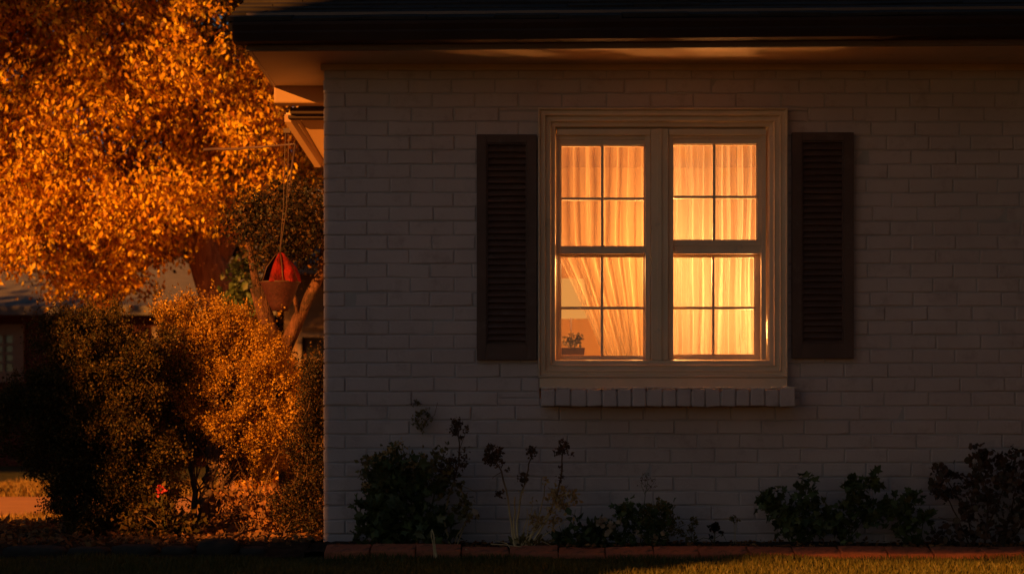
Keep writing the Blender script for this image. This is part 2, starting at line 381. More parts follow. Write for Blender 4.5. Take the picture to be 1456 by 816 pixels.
# eave. The fascia runs a little out of parallel with the wall, as in the photo
SO = 2.292
xl = -1.20; xr = 6.3
def fy(x): return -0.40 - (x - xl) / 3.7 * 0.15
def slab(mb, x0, x1, ya, yb, z0, z1):          # ya, yb functions of x
    mb.hexa([(x0,ya(x0),z0),(x1,ya(x1),z0),(x1,yb(x1),z0),(x0,yb(x0),z0),(x0,ya(x0),z1),(x1,ya(x1),z1),(x1,yb(x1),z1),(x0,yb(x0),z1)])
s = MB(); slab(s, xl+0.012, xr, lambda x: fy(x)+0.022, lambda x: 0.56, SO, SO+0.02)
s.build('soffit', M['soffit'], house)
s = MB(); slab(s, xl-0.004, xr, fy, lambda x: fy(x)+0.02, SO-0.014, SO+0.16); s.build('fascia', M['fascia'], house, bevel=0.002)
MB().box(xl-0.004, xl+0.010, fy(xl)+0.021, 0.56, SO-0.006, SO+0.16).build('rake_fascia', M['soffit'], house, bevel=0.002)
# gutter
g = MB()
def gut(x0, x1):
    prof = [(-0.002, 0.012), (-0.100, 0.010), (-0.118, 0.045), (-0.112, 0.055), (-0.128, 0.078), (-0.128, 0.094), (-0.118, 0.094), (-0.118,0.084), (-0.002, 0.06)]
    n = len(g.v); k = len(prof)
    for x in (x0, x1):
        for dy, dz in prof: g.v.append((x, fy(x)+dy, SO+dz))
    for i in range(k):
        i2 = (i+1) % k; g.f.append((n+i, n+k+i, n+k+i2, n+i2))
    g.f.append(tuple(n+i for i in range(k))); g.f.append(tuple(n+k+i for i in reversed(range(k))))
gut(xl-0.05, xr)
gt = g.build('gutter', M['gutter'], house, bevel=0.002)
for gx in (0.02, 1.62, 3.3):
    g = MB(); gut(gx, gx+.035)
    for i_, v_ in enumerate(g.v): g.v[i_] = (v_[0], v_[1]-.0025, v_[2]-.0022)
    g.build('gutter_joint', M['gutter'], gt)
# roof: deck plus shingles
PIT = 0.36; RY = 3.0
def rz(s): return SO + 0.105 + PIT*s
rxl, rxr = X(322, -0.55), 6.4
y00 = lambda x: fy(x)-0.10
roof = MB()
roof.hexa([(rxl,y00(rxl),rz(0)-0.05),(rxr,y00(rxr),rz(0)-0.05),(rxr,RY,rz(RY+.5)-0.05),(rxl,RY,rz(RY+.5)-0.05),
           (rxl,y00(rxl),rz(0)-0.008),(rxr,y00(rxr),rz(0)-0.008),(rxr,RY,rz(RY+.5)-0.008),(rxl,RY,rz(RY+.5)-0.008)])
roof.hexa([(rxl,RY,rz(RY+.5)-0.05),(rxr,RY,rz(RY+.5)-0.05),(rxr,7,rz(-.5)-0.05),(rxl,7,rz(-.5)-0.05),
           (rxl,RY,rz(RY+.5)-0.008),(rxr,RY,rz(RY+.5)-0.008),(rxr,7,rz(-.5)-0.008),(rxl,7,rz(-.5)-0.008)])
rf = roof.build('roof', M['shingle'], house)
sh = MB(); ex = 0.135
for r in range(26):
    x = rxl - 0.008 - random.uniform(0, .1)*0
    o = (r % 2)*0.15
    first = True
    while x < rxr:
        w = (0.15 if (first and r % 2) else 0.30)*random.uniform(0.93, 1.05); first = False
        xa, xb = x+0.0015, min(x+w, rxr)-0.0015
        if xb-xa > .01:
            s0 = r*ex + random.uniform(-0.006, 0.004) - (0.02 if r == 0 else 0); s1 = s0 + ex + 0.03
            th = random.uniform(0.010, 0.018)
            ca = y00(xa) if True else 0
            za = rz(s0)
            yA, yB = y00(xa)+s0, y00(xb)+s0; yA1, yB1 = yA+ex+.03, yB+ex+.03
            if yA1 < RY + 0.1:
                w1, w2 = random.uniform(-.002,.003), random.uniform(-.002,.003)
                sh.hexa([(xa,yA,za+w1),(xb,yB,za+w2),(xb,yB1,rz(s1)-0.006),(xa,yA1,rz(s1)-0.006),
                         (xa,yA,za+th+w1),(xb,yB,za+th+w2),(xb,yB1,rz(s1)+0.003),(xa,yA1,rz(s1)+0.003)])
        x += w
so_ = sh.build('shingles', M['shingle'], rf)
# gable end above the flat soffit
MB().hexa([(xl+.012,0.57,SO+.02),(xl+.04,0.57,SO+.02),(xl+.04,DEP,SO+.02),(xl+.012,DEP,SO+.02),
           (xl+.012,RY-.3,SO+1.1),(xl+.04,RY-.3,SO+1.1),(xl+.04,RY+.3,SO+1.1),(xl+.012,RY+.3,SO+1.1)]).build('gable', M['pale_wall'], house)
# side porch soffit: beam, dark trim, lower lit boards with an outer rail
MB().box(xl+0.0, WX0-0.003, 0.565, 0.66, 2.205, SO+0.05).build('porch_beam', M['return'], house, bevel=0.008)
MB().box(xl+0.07, WX0-0.003, 0.665, 0.74, 2.168, 2.200).box(xl+0.055, WX0-0.003, 0.70, 0.76, 2.150, 2.166).build('dark_beam_trim', M['gutter'], house, bevel=0.004)
def YP(px, py, y): return (X(px, y), y, Z(py, y))
pc = MB()
pc.hexa([YP(421,161,.77),YP(470,161,.77),YP(470,238,1.0),YP(458,226,1.0),
         YP(421,150,.80),YP(470,150,.80),YP(470,225,1.05),YP(458,213,1.05)])
pc.build('eave_return_panel', M['return'], house, bevel=0.002)
eb = MB()
def bar(a, b, w, t):
    a, b = Vector(a), Vector(b)
    eb.hexa([a+Vector((-w,0,-t)), a+Vector((0,0,-t)), b+Vector((0,0,-t)), b+Vector((-w,0,-t)), a+Vector((-w,0,t)), a+Vector((0,0,t)), b+Vector((0,0,t)), b+Vector((-w,0,t))])
bar(YP(420,163,.765), YP(459,229,.99), .022, .018)
bar(YP(414,168,.75), YP(457,233,.98), .035, .020)
eb.build('eave_return_board', M['return'], house, bevel=0.002)
MB().box(xl+.0, WX0-0.003, 1.08, DEP, 2.22, 2.24).build('porch_ceiling', M['soffit'], house)
# ---- window
win = MB()
def sweep(mb, x0, x1, z0, z1, prof):            # mitred four-sided moulding, prof (inset, y)
    for a in range(len(prof)-1):
        (i0, ya), (i1, yb) = prof[a], prof[a+1]
        A = [(x0+i0,ya,z0+i0),(x1-i0,ya,z0+i0),(x1-i0,ya,z1-i0),(x0+i0,ya,z1-i0)]
        B = [(x0+i1,yb,z0+i1),(x1-i1,yb,z0+i1),(x1-i1,yb,z1-i1),(x0+i1,yb,z1-i1)]
        for k in range(4):
            k2 = (k+1) % 4; mb.face([A[k], A[k2], B[k2], B[k]])
u = 1/300.0
prof = [(0,0.03),(0,-0.050),(0.8*u,-0.056),(2.0*u,-0.056),(3.8*u,-0.038),(7.8*u,-0.037),(8.6*u,-0.043),(9.8*u,-0.043),(11.6*u,-0.024),
        (15.6*u,-0.023),(16.4*u,-0.028),(17.6*u,-0.028),(19.4*u,-0.010),(24.2*u,-0.008),(26*u,0.012),(26*u,0.12)]
sweep(win, X(765), X(1118), Z(537), Z(156), prof)
w = win.build('window', M['trim'], house)
w['label'] = 'cream double window with twelve over glowing panes in stepped moulding'
w['label'] = 'cream double window with stepped moulding round two glowing sash pairs'
fr_ = MB()
# frame: mullion, jambs, head and sub-sill
fr_.bp(925.5, 950.5, 183, 511, 0.004, 0.12)
fr_.bp(918, 925, 190, 511, 0.018, 0.12); fr_.bp(951, 958, 190, 511, 0.018, 0.12)
fr_.bp(934.5, 941, 183, 512, -0.003, 0.003)
fr_.bp(786.5, 793, 190, 511, 0.018, 0.12); fr_.bp(1083, 1090, 190, 511, 0.018, 0.12)
fr_.bp(792, 925, 183, 192, 0.006, 0.12); fr_.bp(951, 1090, 183, 192, 0.006, 0.12); fr_.bp(793, 918, 192, 197.5, 0.024, 0.12); fr_.bp(958, 1083, 192, 196, 0.024, 0.12)
fr_.build('window_frame', M['trim'], w, bevel=0.0015)
for a_, b_ in ((797,850),(872,905),(963,1000),(1004,1076)):
    MB().bp(a_, b_, 518.3, 520.7, 0.004, 0.02).build('weep_slot', M['dark_glass'], w)
ss = MB()
ss.bp(786, 1096, 521, 528, -0.004, 0.12); ss.bp(792, 924, 513, 518, 0.008, 0.12); ss.bp(952, 1088, 513, 518, 0.008, 0.12)
ss.bp(905, 924, 515, 528, -0.012, 0.02)
ss.bp(952, 962, 515, 527, -0.010, 0.02)
ss.build('window_sub_sill', M['trim'], w, bevel=0.002)
ws = MB(); ws.hexa([(X(767),-0.062,Z(552)),(X(1117),-0.062,Z(552)),(X(1117),0.03,Z(552)),(X(767),0.03,Z(552)),
                    (X(767),-0.062,Z(538)),(X(1117),-0.062,Z(538)),(X(1117),0.03,Z(534)),(X(767),0.03,Z(534))])
ws.build('window_sill_board', M['trim'], w, bevel=0.003)
def sash(px0, px1, gx0, gx1, py0, py1, gy0, gy1, vx, hys, y0, lab=None):
    """outer px0..px1, py0..py1; glass gx0..gx1, gy0..gy1; muntins at vx and hys; y0 outer face"""
    s = MB(); y1 = y0+0.03
    s.bp(px0, gx0, py0, py1, y0, y1); s.bp(gx1, px1, py0, py1, y0, y1)
    s.bp(gx0, gx1, py0, gy0, y0, y1); s.bp(gx0, gx1, gy1, py1, y0, y1)
    # glazing bead round the glass
    b = 1.4
    s.bp(gx0, gx0+b, gy0, gy1, y0+0.008, y1-0.006); s.bp(gx1-b, gx1, gy0, gy1, y0+0.008, y1-0.006)
    s.bp(gx0+b, gx1-b, gy0, gy0+b, y0+0.008, y1-0.006); s.bp(gx0+b, gx1-b, gy1-b, gy1, y0+0.008, y1-0.006)
    mw = 1.9
    s.bp(vx-mw, vx+mw, gy0+b, gy1-b, y0+0.003, y1-0.003)
    for h in hys: s.bp(gx0+b, gx1-b, h-mw, h+mw, y0+0.005, y1-0.005)
    o = s.build('sash', M['trim'], w, bevel=0.0012)
    s = MB(); s.box(X(gx0), X(gx1), y0+0.014, y0+0.0165, Z(gy1), Z(gy0))
    s.build('glass', M['glass'], w)
YU, YL = 0.030, 0.066
sash(793, 921, 797.5, 917.5, 196, 360, 205.5, 350, 857, [281.5], YU)
sash(791, 922, 797.5, 917.5, 349, 516, 362.5, 506, 857, [436.5], YL)
sash(953, 1083, 957, 1077.5, 194, 349, 203.5, 341, 1016.5, [279], YU)
sash(953, 1083, 957, 1076, 350, 515, 363, 504, 1016.5, [436.5], YL)
MB().bp(953, 1083, 349, 360, YU+0.004, YU+0.03).bp(952, 1084, 343.5, 345, YL, YL+0.02).build('parting_rail', M['trim'], w, bevel=0.001)
# brick sill, one soldier course, bricks irregular
bs = MB(); x = 768
wd = [20.5, 21.5, 22.5, 21.5, 21, 20, 20.5, 22.5, 19.5, 20.5, 19.5, 22, 20.5, 20, 21, 19.5, 23.5]
x1s = X(1125); tot = sum(wd); scl = (1125-768)/tot
sill_root = None
for i, wv in enumerate(wd):
    a = X(x)+0.003; x += wv*scl; b = X(x)-0.003
    t = random.gauss(0, 0.0012); zt = Z(554)+random.uniform(-.003,.003); z0_ = Z(578)+random.uniform(-.002,.003); yf = -0.156+random.gauss(0,.0015)
    bs.hexa([(a,yf,z0_+t),(b,yf,z0_-t),(b,0.01,z0_-t),(a,0.01,z0_+t),(a+t,yf+.002,zt),(b+t,yf+.002,zt+t),(b+t,0.01,zt+.016),(a+t,0.01,zt+.016)])
sl = bs.build('brick_sill', M['brick_paint'], house, bevel=0.005)
MB().box(X(769), X(1124), -0.146, 0.02, Z(576), Z(557)).build('sill_mortar', M['mortar'], sl)
# lumpy mortar bead on the sill lip, paled to imitate a lit rim
mbead = MB(); px = 770
while px < 1121:
    L = random.uniform(6, 22); h = random.uniform(.001, .0055); yb_ = -0.145+random.uniform(-.008,.012)
    if True:
        pts = [(X(px+L*k/4), yb_+random.uniform(-.003,.003), Z(553.2)+h*0.9*random.uniform(.4,1.4)) for k in range(5)]
        mbead.tube(pts, 0.0046+h*.4, 0.0036, seg=6, wob=0.3)
    px += L
mbead.build('mortar_bead', M['bead'], sl, smooth=True)
# shutters
def shutter(px0, px1, py0, py1):
    s = MB(); fw = 13.5; y0, y1 = -0.038, -0.004
    s.bp(px0, px0+fw, py0, py1, y0, y1); s.bp(px1-fw, px1, py0, py1, y0, y1)
    s.bp(px0+fw, px1-fw, py0, py0+12, y0, y1); s.bp(px0+fw, px1-fw, py1-22, py1, y0, y1)
    b = 2.2; i0, i1, j0, j1 = px0+fw, px1-fw, py0+12, py1-22
    s.bp(i0, i0+b, j0, j1, y0+.006, y1); s.bp(i1-b, i1, j0, j1, y0+.006, y1)
    s.bp(i0+b, i1-b, j0, j0+b, y0+.006, y1); s.bp(i0+b, i1-b, j1-b, j1, y0+.006, y1)
    o = s.build('shutter', M['shutter'], house, bevel=0.002)
    MB().bp(i0, i1, j0, j1, -0.0035, -0.002).build('shutter_back', M['shutter'], o)
    l = MB(); p = j0+b+1; 
    while p < j1-b-4:
        x0_, x1_ = X(i0+b), X(i1-b); zt = Z(p); zb_ = Z(p+8.6)
        t = random.gauss(0, .0012)
        l.hexa([(x0_,y0+.007,zb_+t),(x1_,y0+.007,zb_-t),(x1_,y0+.011,zb_-.0015),(x0_,y0+.011,zb_-.0015),
                (x0_,y1-.006,zt+.003),(x1_,y1-.006,zt+.003),(x1_,y1-.002,zt+.001),(x0_,y1-.002,zt+.001)])
        p += 8.9
    l.build('louvre', M['shutter'], o)
    return o
shutter(678, 763, 193, 512); shutter(1125, 1212, 190, 510)

# ---- the room behind
rm = MB(); rx0, rx1, ry0, ry1, rz0_, rz1_ = -0.6, 2.6, 0.161, 3.4, 0.10, 2.28
rm.box(rx0-.02, rx0, ry0, ry1, rz0_, rz1_); rm.box(rx1, rx1+.02, ry0, ry1, rz0_, rz1_)
rm.box(rx0, rx1, ry1, ry1+.02, rz0_, rz1_); rm.box(rx0, rx1, ry0, ry1, rz1_-.02, rz1_-.001)
rm.box(rx0, ox0, ry0, ry0+.012, rz0_, rz1_-.02); rm.box(ox1, rx1, ry0, ry0+.012, rz0_, rz1_-.02)
rm.box(ox0, ox1, ry0, ry0+.012, rz0_, Z(527)-.03); rm.box(ox0, ox1, ry0, ry0+.012, oz1, rz1_-.02)
rm.build('room_wall', M['room'], house)
MB().box(rx0, rx1, ry0, ry1, rz0_-.02, rz0_).build('room_floor', M['room_floor'], house)
MB().box(ox0, ox1, 0.121, 0.27, Z(527)-.026, Z(521)-.006).build('inner_sill', M['trim'], house, bevel=0.003)

# curtains
def curtain(name, label, xLf, xR, ztop, zbot, y, amp, nf, mat, seed, ext=0.0):
    r_ = random.Random(seed); NU, NV = 260, 60
    ph = [r_.uniform(0, 6.28) for _ in range(5)]; me = MB()
    # uneven pleats
    knots = [0.0]
    while knots[-1] < nf: knots.append(knots[-1] + r_.uniform(0.6, 1.5))
    ks = np.array(knots)/knots[-1]
    hs = [r_.uniform(0.45, 1.1) for _ in knots]
    for j in range(NV+1):
        v = j/NV; z = ztop + (zbot-ztop)*v
        xL = xLf(v)
        comp = min(1.6, (xR - xLf(0)) / max(0.05, xR - xL))
        for i in range(NU+1):
            t = i/NU
            tt = t + 0.012*math.sin(3.1*v+ph[0]+5*t) + 0.006*math.sin(9*v+ph[1]+11*t)
            k = int(np.searchsorted(ks, min(max(tt, 0), 0.9999), side='right'))-1; k = max(0, min(k, len(ks)-2))
            f = (tt-ks[k])/(ks[k+1]-ks[k])
            a = amp*hs[k]*(0.55+0.6*v)*(0.8+0.3*comp)
            yy = y + a*math.sin(math.pi*f)**1.0*(1 if k % 2 else -1) + 0.004*math.sin(40*t+ph[2]+2*v) + 0.0015*math.sin(130*t+ph[3])*(1-v*0.5)
            xx = xL + (xR-xL)*t + a*0.5*math.sin(2*math.pi*f+ph[4])
            me.v.append((xx, yy, z))
    for j in range(NV):
        for i in range(NU):
            a = j*(NU+1)+i; me.f.append((a, a+1, a+NU+2, a+NU+1))
    o = me.build(name, mat, smooth=True, loc=((xLf(0)+xR)/2, y, zbot))
    return tag(o, label, 'curtain', 'sheer curtains behind the window')
def lsweep(v):
    py = 190 + v*(515-190)
    if py < 340: return X(789)
    t = (py-340)/(515-340); return X(789 + 80*t**0.95)
curtain('curtain', 'sheer curtain in the left sash pair, swept aside at its lower left', lsweep, X(930), Z(186), Z(519), 0.205, 0.017, 15, M['sheer_warm_lit'], 3)
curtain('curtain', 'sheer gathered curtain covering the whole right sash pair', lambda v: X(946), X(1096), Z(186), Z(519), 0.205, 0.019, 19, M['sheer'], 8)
# curtain rod
rod = MB().tube([(X(778),0.215,Z(184)),(X(1106),0.215,Z(184))], 0.007, seg=10).build('curtain_rod', M['brass'], smooth=True, loc=(X(940),0.215,Z(184)))
tag(rod, 'thin brass rod carrying the sheer curtains above the window', 'curtain rod')

# lamps in the room
def table_lamp(label, x, y, z, r0, r1, h, power, bulbcol=LAMP):
    t = thing('table_lamp', label, 'lamp', (x, y, z))
    MB().lathe((0,0,0), [(0.0,0),(.05,0),(.052,.008),(.012,.016),(.006,.03),(.006,.12),(.010,.13),(.006,.14),(.006,.27),(0,.27)]).build('lamp_base', M['brass'], t, smooth=True)
    s = MB(); n = 96; zz = .27
    pl_ = lambda k: 1 + (.035 if k % 2 else -.035)
    for k in range(n):
        a, b = 2*math.pi*k/n, 2*math.pi*(k+1)/n
        p0_, p1_ = pl_(k), pl_(k+1); s.face([(r0*p0_*math.cos(a),r0*p0_*math.sin(a),zz),(r0*p1_*math.cos(b),r0*p1_*math.sin(b),zz),(r1*p1_*math.cos(b),r1*p1_*math.sin(b),zz+h),(r1*p0_*math.cos(a),r1*p0_*math.sin(a),zz+h)])
    s.build('lamp_shade', M['shade'], t, smooth=True)
    l = bpy.data.lights.new('lamp_light', 'POINT'); l.color = bulbcol; l.energy = power; l.shadow_soft_size = 0.09
    lo = bpy.data.objects.new('lamp_light', l); COL.objects.link(lo); lo.location = (0, 0, zz+h+0.03); lo.parent = t
    return t
MB_t = None
def side_table(label, x, y, zt, r=0.22):
    t = thing('side_table', label, 'table', (x, y, rz0_))
    MB().lathe((0,0,0), [(0,zt-rz0_-.02),(r,zt-rz0_-.02),(r,zt-rz0_),(0,zt-rz0_)]).build('table_top', M['room_floor'], t)
    for k in range(4):
        a = math.pi/4+k*math.pi/2
        MB().tube([(r*.8*math.cos(a),r*.8*math.sin(a),0),(r*.7*math.cos(a),r*.7*math.sin(a),zt-rz0_-.02)], .012, .018).build('leg', M['room_floor'], t)
side_table('round side table carrying the lamp by the potted plant', 0.32, 1.3, 0.895)
table_lamp('lit table lamp with a pleated shade seen beside the swept curtain', 0.32, 1.3, 0.895, 0.105, 0.068, 0.21, 26)
side_table('round side table carrying the lamp behind the full curtain', 1.24, 0.60, 0.58)
table_lamp('lit table lamp shining through the full curtain at its lower right', 1.24, 0.60, 0.58, 0.11, 0.08, 0.16, 74)
cl = thing('fill_lamp', 'small globe fill lamp added unseen in the room behind the window mullion', 'lamp', (0.747, 0.62, rz1_-.021))
MB().lathe((0,0,0), [(0,0),(.05,0),(.05,-.015),(.01,-.03),(0,-.03)]).tube([(0,0,-.03),(0,0,-.80)], .003, seg=6).build('lamp_cord', M['brass'], cl)
MB().lathe((0,0,-.84), [(.001,.070),(.040,.058),(.064,.026),(.070,0),(.064,-.026),(.040,-.058),(.001,-.070)]).build('globe', M['bulb'], cl, smooth=True)
l = bpy.data.lights.new('room_fill_light', 'POINT'); l.color = LAMP; l.energy = 125; l.shadow_soft_size = 0.10  # added lamp hidden by the mullion; lights curtains, soffit and lawn
lo = bpy.data.objects.new('room_fill_light', l); COL.objects.link(lo); lo.location = (0, 0, -0.84); lo.parent = cl

# potted plant on the inner sill
pp = thing('potted_plant', 'small leafy plant in a low clay trough on the inner window sill', 'plant', (X(812,.2), 0.165, Z(505,.16)))
MB().hexa([(-.052,-.025,0),(.062,-.025,0),(.062,.025,0),(-.052,.025,0),(-.056,-.03,.036),(.066,-.03,.036),(.066,.03,.036),(-.056,.03,.036)]).build('trough', M['pot'], pp, bevel=.003)
c = ellip(26, (0.005,0,.07), (.055,.02,.035), .2)
scatter('foliage', ROUND, clumps(c, 6, .007), nrm(400)[:0] if False else None, 1, M['olive_leaf'], pp) if False else None
ps = clumps(c, 6, .007); scatter('foliage', ROUND, ps, nrm(len(ps))+np.array([0,0,.8]), rng.uniform(.009,.017,len(ps)), M['olive_leaf'], pp)
st = MB()
for q in c[:14]: st.tube([(0.005+q[0]*.2, 0, .03), tuple(q)], .0012, .0008, seg=4)
st.build('stem', M['green_stem'], pp)

# ================================================================== GROUND
gr = MB(); gr.face([(-300,-120,0),(300,-120,0),(300,400,0),(-300,400,0)])
tag(gr.build('ground', M['ground']), 'lawn ground', 'ground', kind='structure')
pth = MB(); pth.box(-30, -0.95-0.2, 3.0, 6.0, -0.05, 0.012)
tag(pth.build('path', M['path'], bevel=0.004), 'pale path', 'path', kind='structure')
# soil of the bed, gently humped
so = MB(); NX, NY = 160, 14
for j in range(NY+1):
    for i in range(NX+1):
        x = -1.0 + 5.6*i/NX; y = 0.004 - 0.56*j/NY
        so.v.append((x, y, 0.030 + 0.012*math.sin(3*x+1)*math.sin(7*y) + random.uniform(-.006,.006)))
for j in range(NY):
    for i in range(NX):
        a = j*(NX+1)+i; so.f.append((a, a+NX+1, a+NX+2, a+1))
tag(so.build('flower_bed_soil', M['soil'], smooth=True), 'flower bed soil', 'soil', kind='structure')
sl2 = MB(); NX, NY = 80, 40
for j in range(NY+1):
    for i in range(NX+1):
        x = -4.2 + 3.28*i/NX; y = -0.62 + 2.4*j/NY
        e = min(1, i/6, j/5, (NY-j)/6)
        sl2.v.append((x, y, 0.005+0.035*e + 0.02*e*math.sin(2.3*x+.5)*math.sin(3*y) + e*random.uniform(-.006,.006)))
for j in range(NY):
    for i in range(NX):
        a = j*(NX+1)+i; sl2.f.append((a, a+1, a+NX+2, a+NX+1))
tag(sl2.build('shrub_bed_soil', M['soil'], smooth=True), 'shrub bed soil', 'soil', kind='structure')

# edging bricks, each a thing
x = X(462, -.6); i = 0
proto = None
while x < 4.2:
    L = random.uniform(0.195, 0.225)
    b = MB(); a0 = -L/2+.002; a1 = L/2-.002
    j = lambda s=.003: random.uniform(-s, s)
    b.hexa([(a0+j(),-.055+j(),-.05),(a1+j(),-.055+j(),-.05),(a1+j(),.055,-.05),(a0+j(),.055,-.05),
            (a0+j(),-.055+j(),-.012+j()),(a1+j(),-.055+j(),-.012+j()),(a1+j(),.055+j(),.012+j()),(a0+j(),.055+j(),.012+j())])
    cxp = x+L/2; lift = 0.010 if cxp < -0.15 else 0
    o = b.build('edging_brick', M['brick_red'], bevel=.005)
    yb = -0.58 - 0.01*math.sin(1.7*cxp) - (0.03 if cxp < -.2 else 0)
    o.location = (cxp, yb, 0.036+lift+random.uniform(-.003,.003)); o.rotation_euler = (R(random.uniform(-1,3)), R(random.uniform(-1.6,1.6)), R(random.uniform(-3,3)))
    tag(o, None, 'brick', 'red edging bricks along the flower bed'); o['bi'] = i
    x += L; i += 1
nb = i
for o in list(COL.objects):
    if o.name.startswith('edging_brick'):
        o['label'] = 'worn red brick laid flat in the edging row between the flower bed and the lawn'
        del o['bi']
# dark stones in front of the shrubs
spx = 2; k = 0
for wpx, hh in ((95,.045),(60,.04),(72,.05),(50,.045),(62,.075),(40,.04)):
    b = MB(); n = 12; L = wpx/300*.94/2
    yy = -0.50
    cx_ = X(spx+wpx/2, yy)
    rings = [(.92,0),(1,.4),(.93,.8),(.6,1.0)]
    for r_, t in rings:
        for q in range(n):
            a = 2*math.pi*q/n
            ca, sa = math.cos(a), math.sin(a)
            b.v.append((math.copysign(abs(ca)**.6, ca)*L*r_*random.uniform(.94,1.04), math.copysign(abs(sa)**.6, sa)*.075*r_*random.uniform(.9,1.05), t*hh*random.uniform(.93,1.05)))
    for r_ in range(3):
        for q in range(n):
            q2 = (q+1) % n; b.f.append((r_*n+q, r_*n+q2, (r_+1)*n+q2, (r_+1)*n+q))
    b.f.append(tuple(3*n+q for q in range(n)))
    o = b.build('edging_stone', M['stone'], smooth=True); o.location = (cx_, yy, 0.004)
    lab = ['long low dark stone at the far left end of the stone edging','second dark stone from the left in the edging before the shrubs','third dark stone from the left in the edging before the shrubs',
           'fourth dark stone from the left, a short low one','tallest squarish dark stone near the right end of the stone edging','small low stone ending the row nearest the house corner'][k]
    tag(o, lab, 'stone', 'dark edging stones before the shrubs'); spx += wpx; k += 1

# grass
def grass(name, x0, x1, y0, y1, n, h0, h1, label, wb=.0035, mask=None, mat='grass_blade'):
    pos = np.stack([rng.uniform(x0,x1,n), rng.uniform(y0,y1,n), np.full(n, -.002)], 1)
    if mask is not None: pos = pos[mask(pos)]
    n = len(pos)
    patch = 0.8+0.35*np.sin(pos[:,0]*3.1+1)*np.sin(pos[:,0]*7.7+pos[:,1]*5)
    tv = np.array([(-.5,0,0),(.5,0,0),(.32,.5,.04),(-.32,.5,.04),(0,1,.22)]); tf = [(0,1,2),(0,2,3),(3,2,4)]
    d = nrm(n, (.30,.30,.0)) + np.array([0,0,1.0])
    h = rng.uniform(h0,h1,n)*patch
    # width independent of height: use width factor on template
    tvw = tv.copy(); tvw[:,0] *= wb/((h0+h1)/2)*1.6
    o = scatter(name, (tvw, tf), pos, d, h, M[mat])
    return tag(o, label, 'grass', kind='stuff')
grass('grass', -3.4, 4.2, -1.75, -.66, 62000, .018, .042, 'short grass of the front lawn')
grass('grass', -8.5, -1.6, 1.9, 2.95, 22000, .03, .07, 'grass before the pale path', wb=.006, mat='dry_grass')
grass('grass', -8.5, -1.6, 6.05, 9.5, 30000, .03, .08, 'grass beyond the pale path', wb=.008, mat='dry_grass')

# leaf litter
n = 5200
pos = np.stack([rng.uniform(-3.4,-.93,n), rng.uniform(-.45,1.6,n), np.full(n,.05)+rng.uniform(-.005,.02,n)],1)
tag(scatter('fallen_leaves', LEAF, pos, nrm(n,(1,1,.35)), rng.uniform(.015,.045,n), M['litter']), 'dry fallen leaves under the shrubs', 'leaves', kind='stuff')
n = 1500
pos = np.stack([rng.uniform(-.8,4,n), rng.uniform(-.5,-.02,n), np.full(n,.036)+rng.uniform(0,.008,n)],1)
tag(scatter('fallen_leaves', LEAF, pos, nrm(n,(1,1,.3)), rng.uniform(.01,.028,n), M['litter']), 'dry fallen leaves on the flower bed soil', 'leaves', kind='stuff')

# ================================================================== TREES AND SHRUBS
def limb(mb, p0, p1, r0, r1, seg=7, wig=.06, k=6):
    p0, p1 = Vector(p0), Vector(p1); L = (p1-p0).length; pts = []
    for i in range(k+1):
        t = i/k; w_ = wig*L*math.sin(math.pi*t)
        pts.append(p0.lerp(p1, t)+Vector((random.uniform(-w_,w_), random.uniform(-w_,w_), random.uniform(-w_,w_)*.4)))
    mb.tube(pts, r0, r1, seg, wob=.08); return pts

# --- big autumn tree, 16 m off
TY = 7.0
tb = (X(352,TY), TY, 0.0)
tree = thing('autumn_tree', 'large tree with drooping orange leaves and a leaning reddish trunk', 'tree', tb)
tm = MB()
def P(px, py, y): return (X(px,y)-tb[0], y-tb[1], Z(py,y)-tb[2])
pts = [P(352,703,TY),P(345,600,TY),P(336,500,TY),P(318,440,TY),P(300,385,TY),P(284,330,TY),P(262,250,TY),P(235,150,TY),P(205,40,TY)]
tm.tube(pts, .24, .08, 14, wob=.05)
tm.tube([P(300,390,TY),P(330,330,TY),P(372,270,TY-.2),P(420,180,TY-.3)], .10, .03, 9, wob=.06)
tm.tube([P(290,350,TY),P(230,290,TY-.3),P(150,240,TY-.5),P(40,190,TY-.6)], .12, .03, 9, wob=.06)
tm.tube([P(268,260,TY),P(310,170,TY+.3),P(350,80,TY+.4),P(370,0,TY+.4)], .09, .02, 8, wob=.06)
tm.tube([P(245,180,TY),P(160,120,TY+.3),P(80,30,TY+.2),P(0,-60,TY+.2)], .09, .02, 8, wob=.06)
for _ in range(46):
    a = random.choice([(260,250),(235,150),(150,240),(330,330),(310,170),(160,120),(205,60)])
    q = (a[0]+random.uniform(-190,190), a[1]+random.uniform(-130,110)); yo_ = random.uniform(-1.2,1.2)
    limb(tm, P(a[0],a[1],TY), P(q[0],q[1],TY+yo_), .03, .006, 5)
tm.build('trunk', M['bark_red'], tree, smooth=True)
# crown: hanging sprays, dense lower skirt with an uneven hem
hem_x = [-260,-100,0,60,100,135,175,200,230,262,290,320,345,400,450,480]
hem_y = [ 470, 430,415,422,440,470,440,412,405,400,385,372,330,300,290,280]
cen = []
while len(cen) < 2350:
    px = random.uniform(-270, 492); py = random.uniform(-300, 470); yo_ = random.uniform(-2.0, 2.0)
    hem = np.interp(px, hem_x, hem_y) - 14*abs(yo_) - 6
    ctr = ((px-110)/400)**2 + ((py-60)/420)**2 + (yo_/2.2)**2
    if py > hem-34 or ctr > 1.0: continue
    if 395 < px and py > 250: continue
    if 250 < px < 345 and py > 318 and yo_ < .6: continue
    g_ = math.sin(px*.021+py*.013+yo_*1.7)+math.sin(px*.011-py*.027+2+yo_)
    if g_ < -0.65 and random.random() < .9: continue
    cen.append(P(px, py, TY+yo_))
cen = np.array(cen)
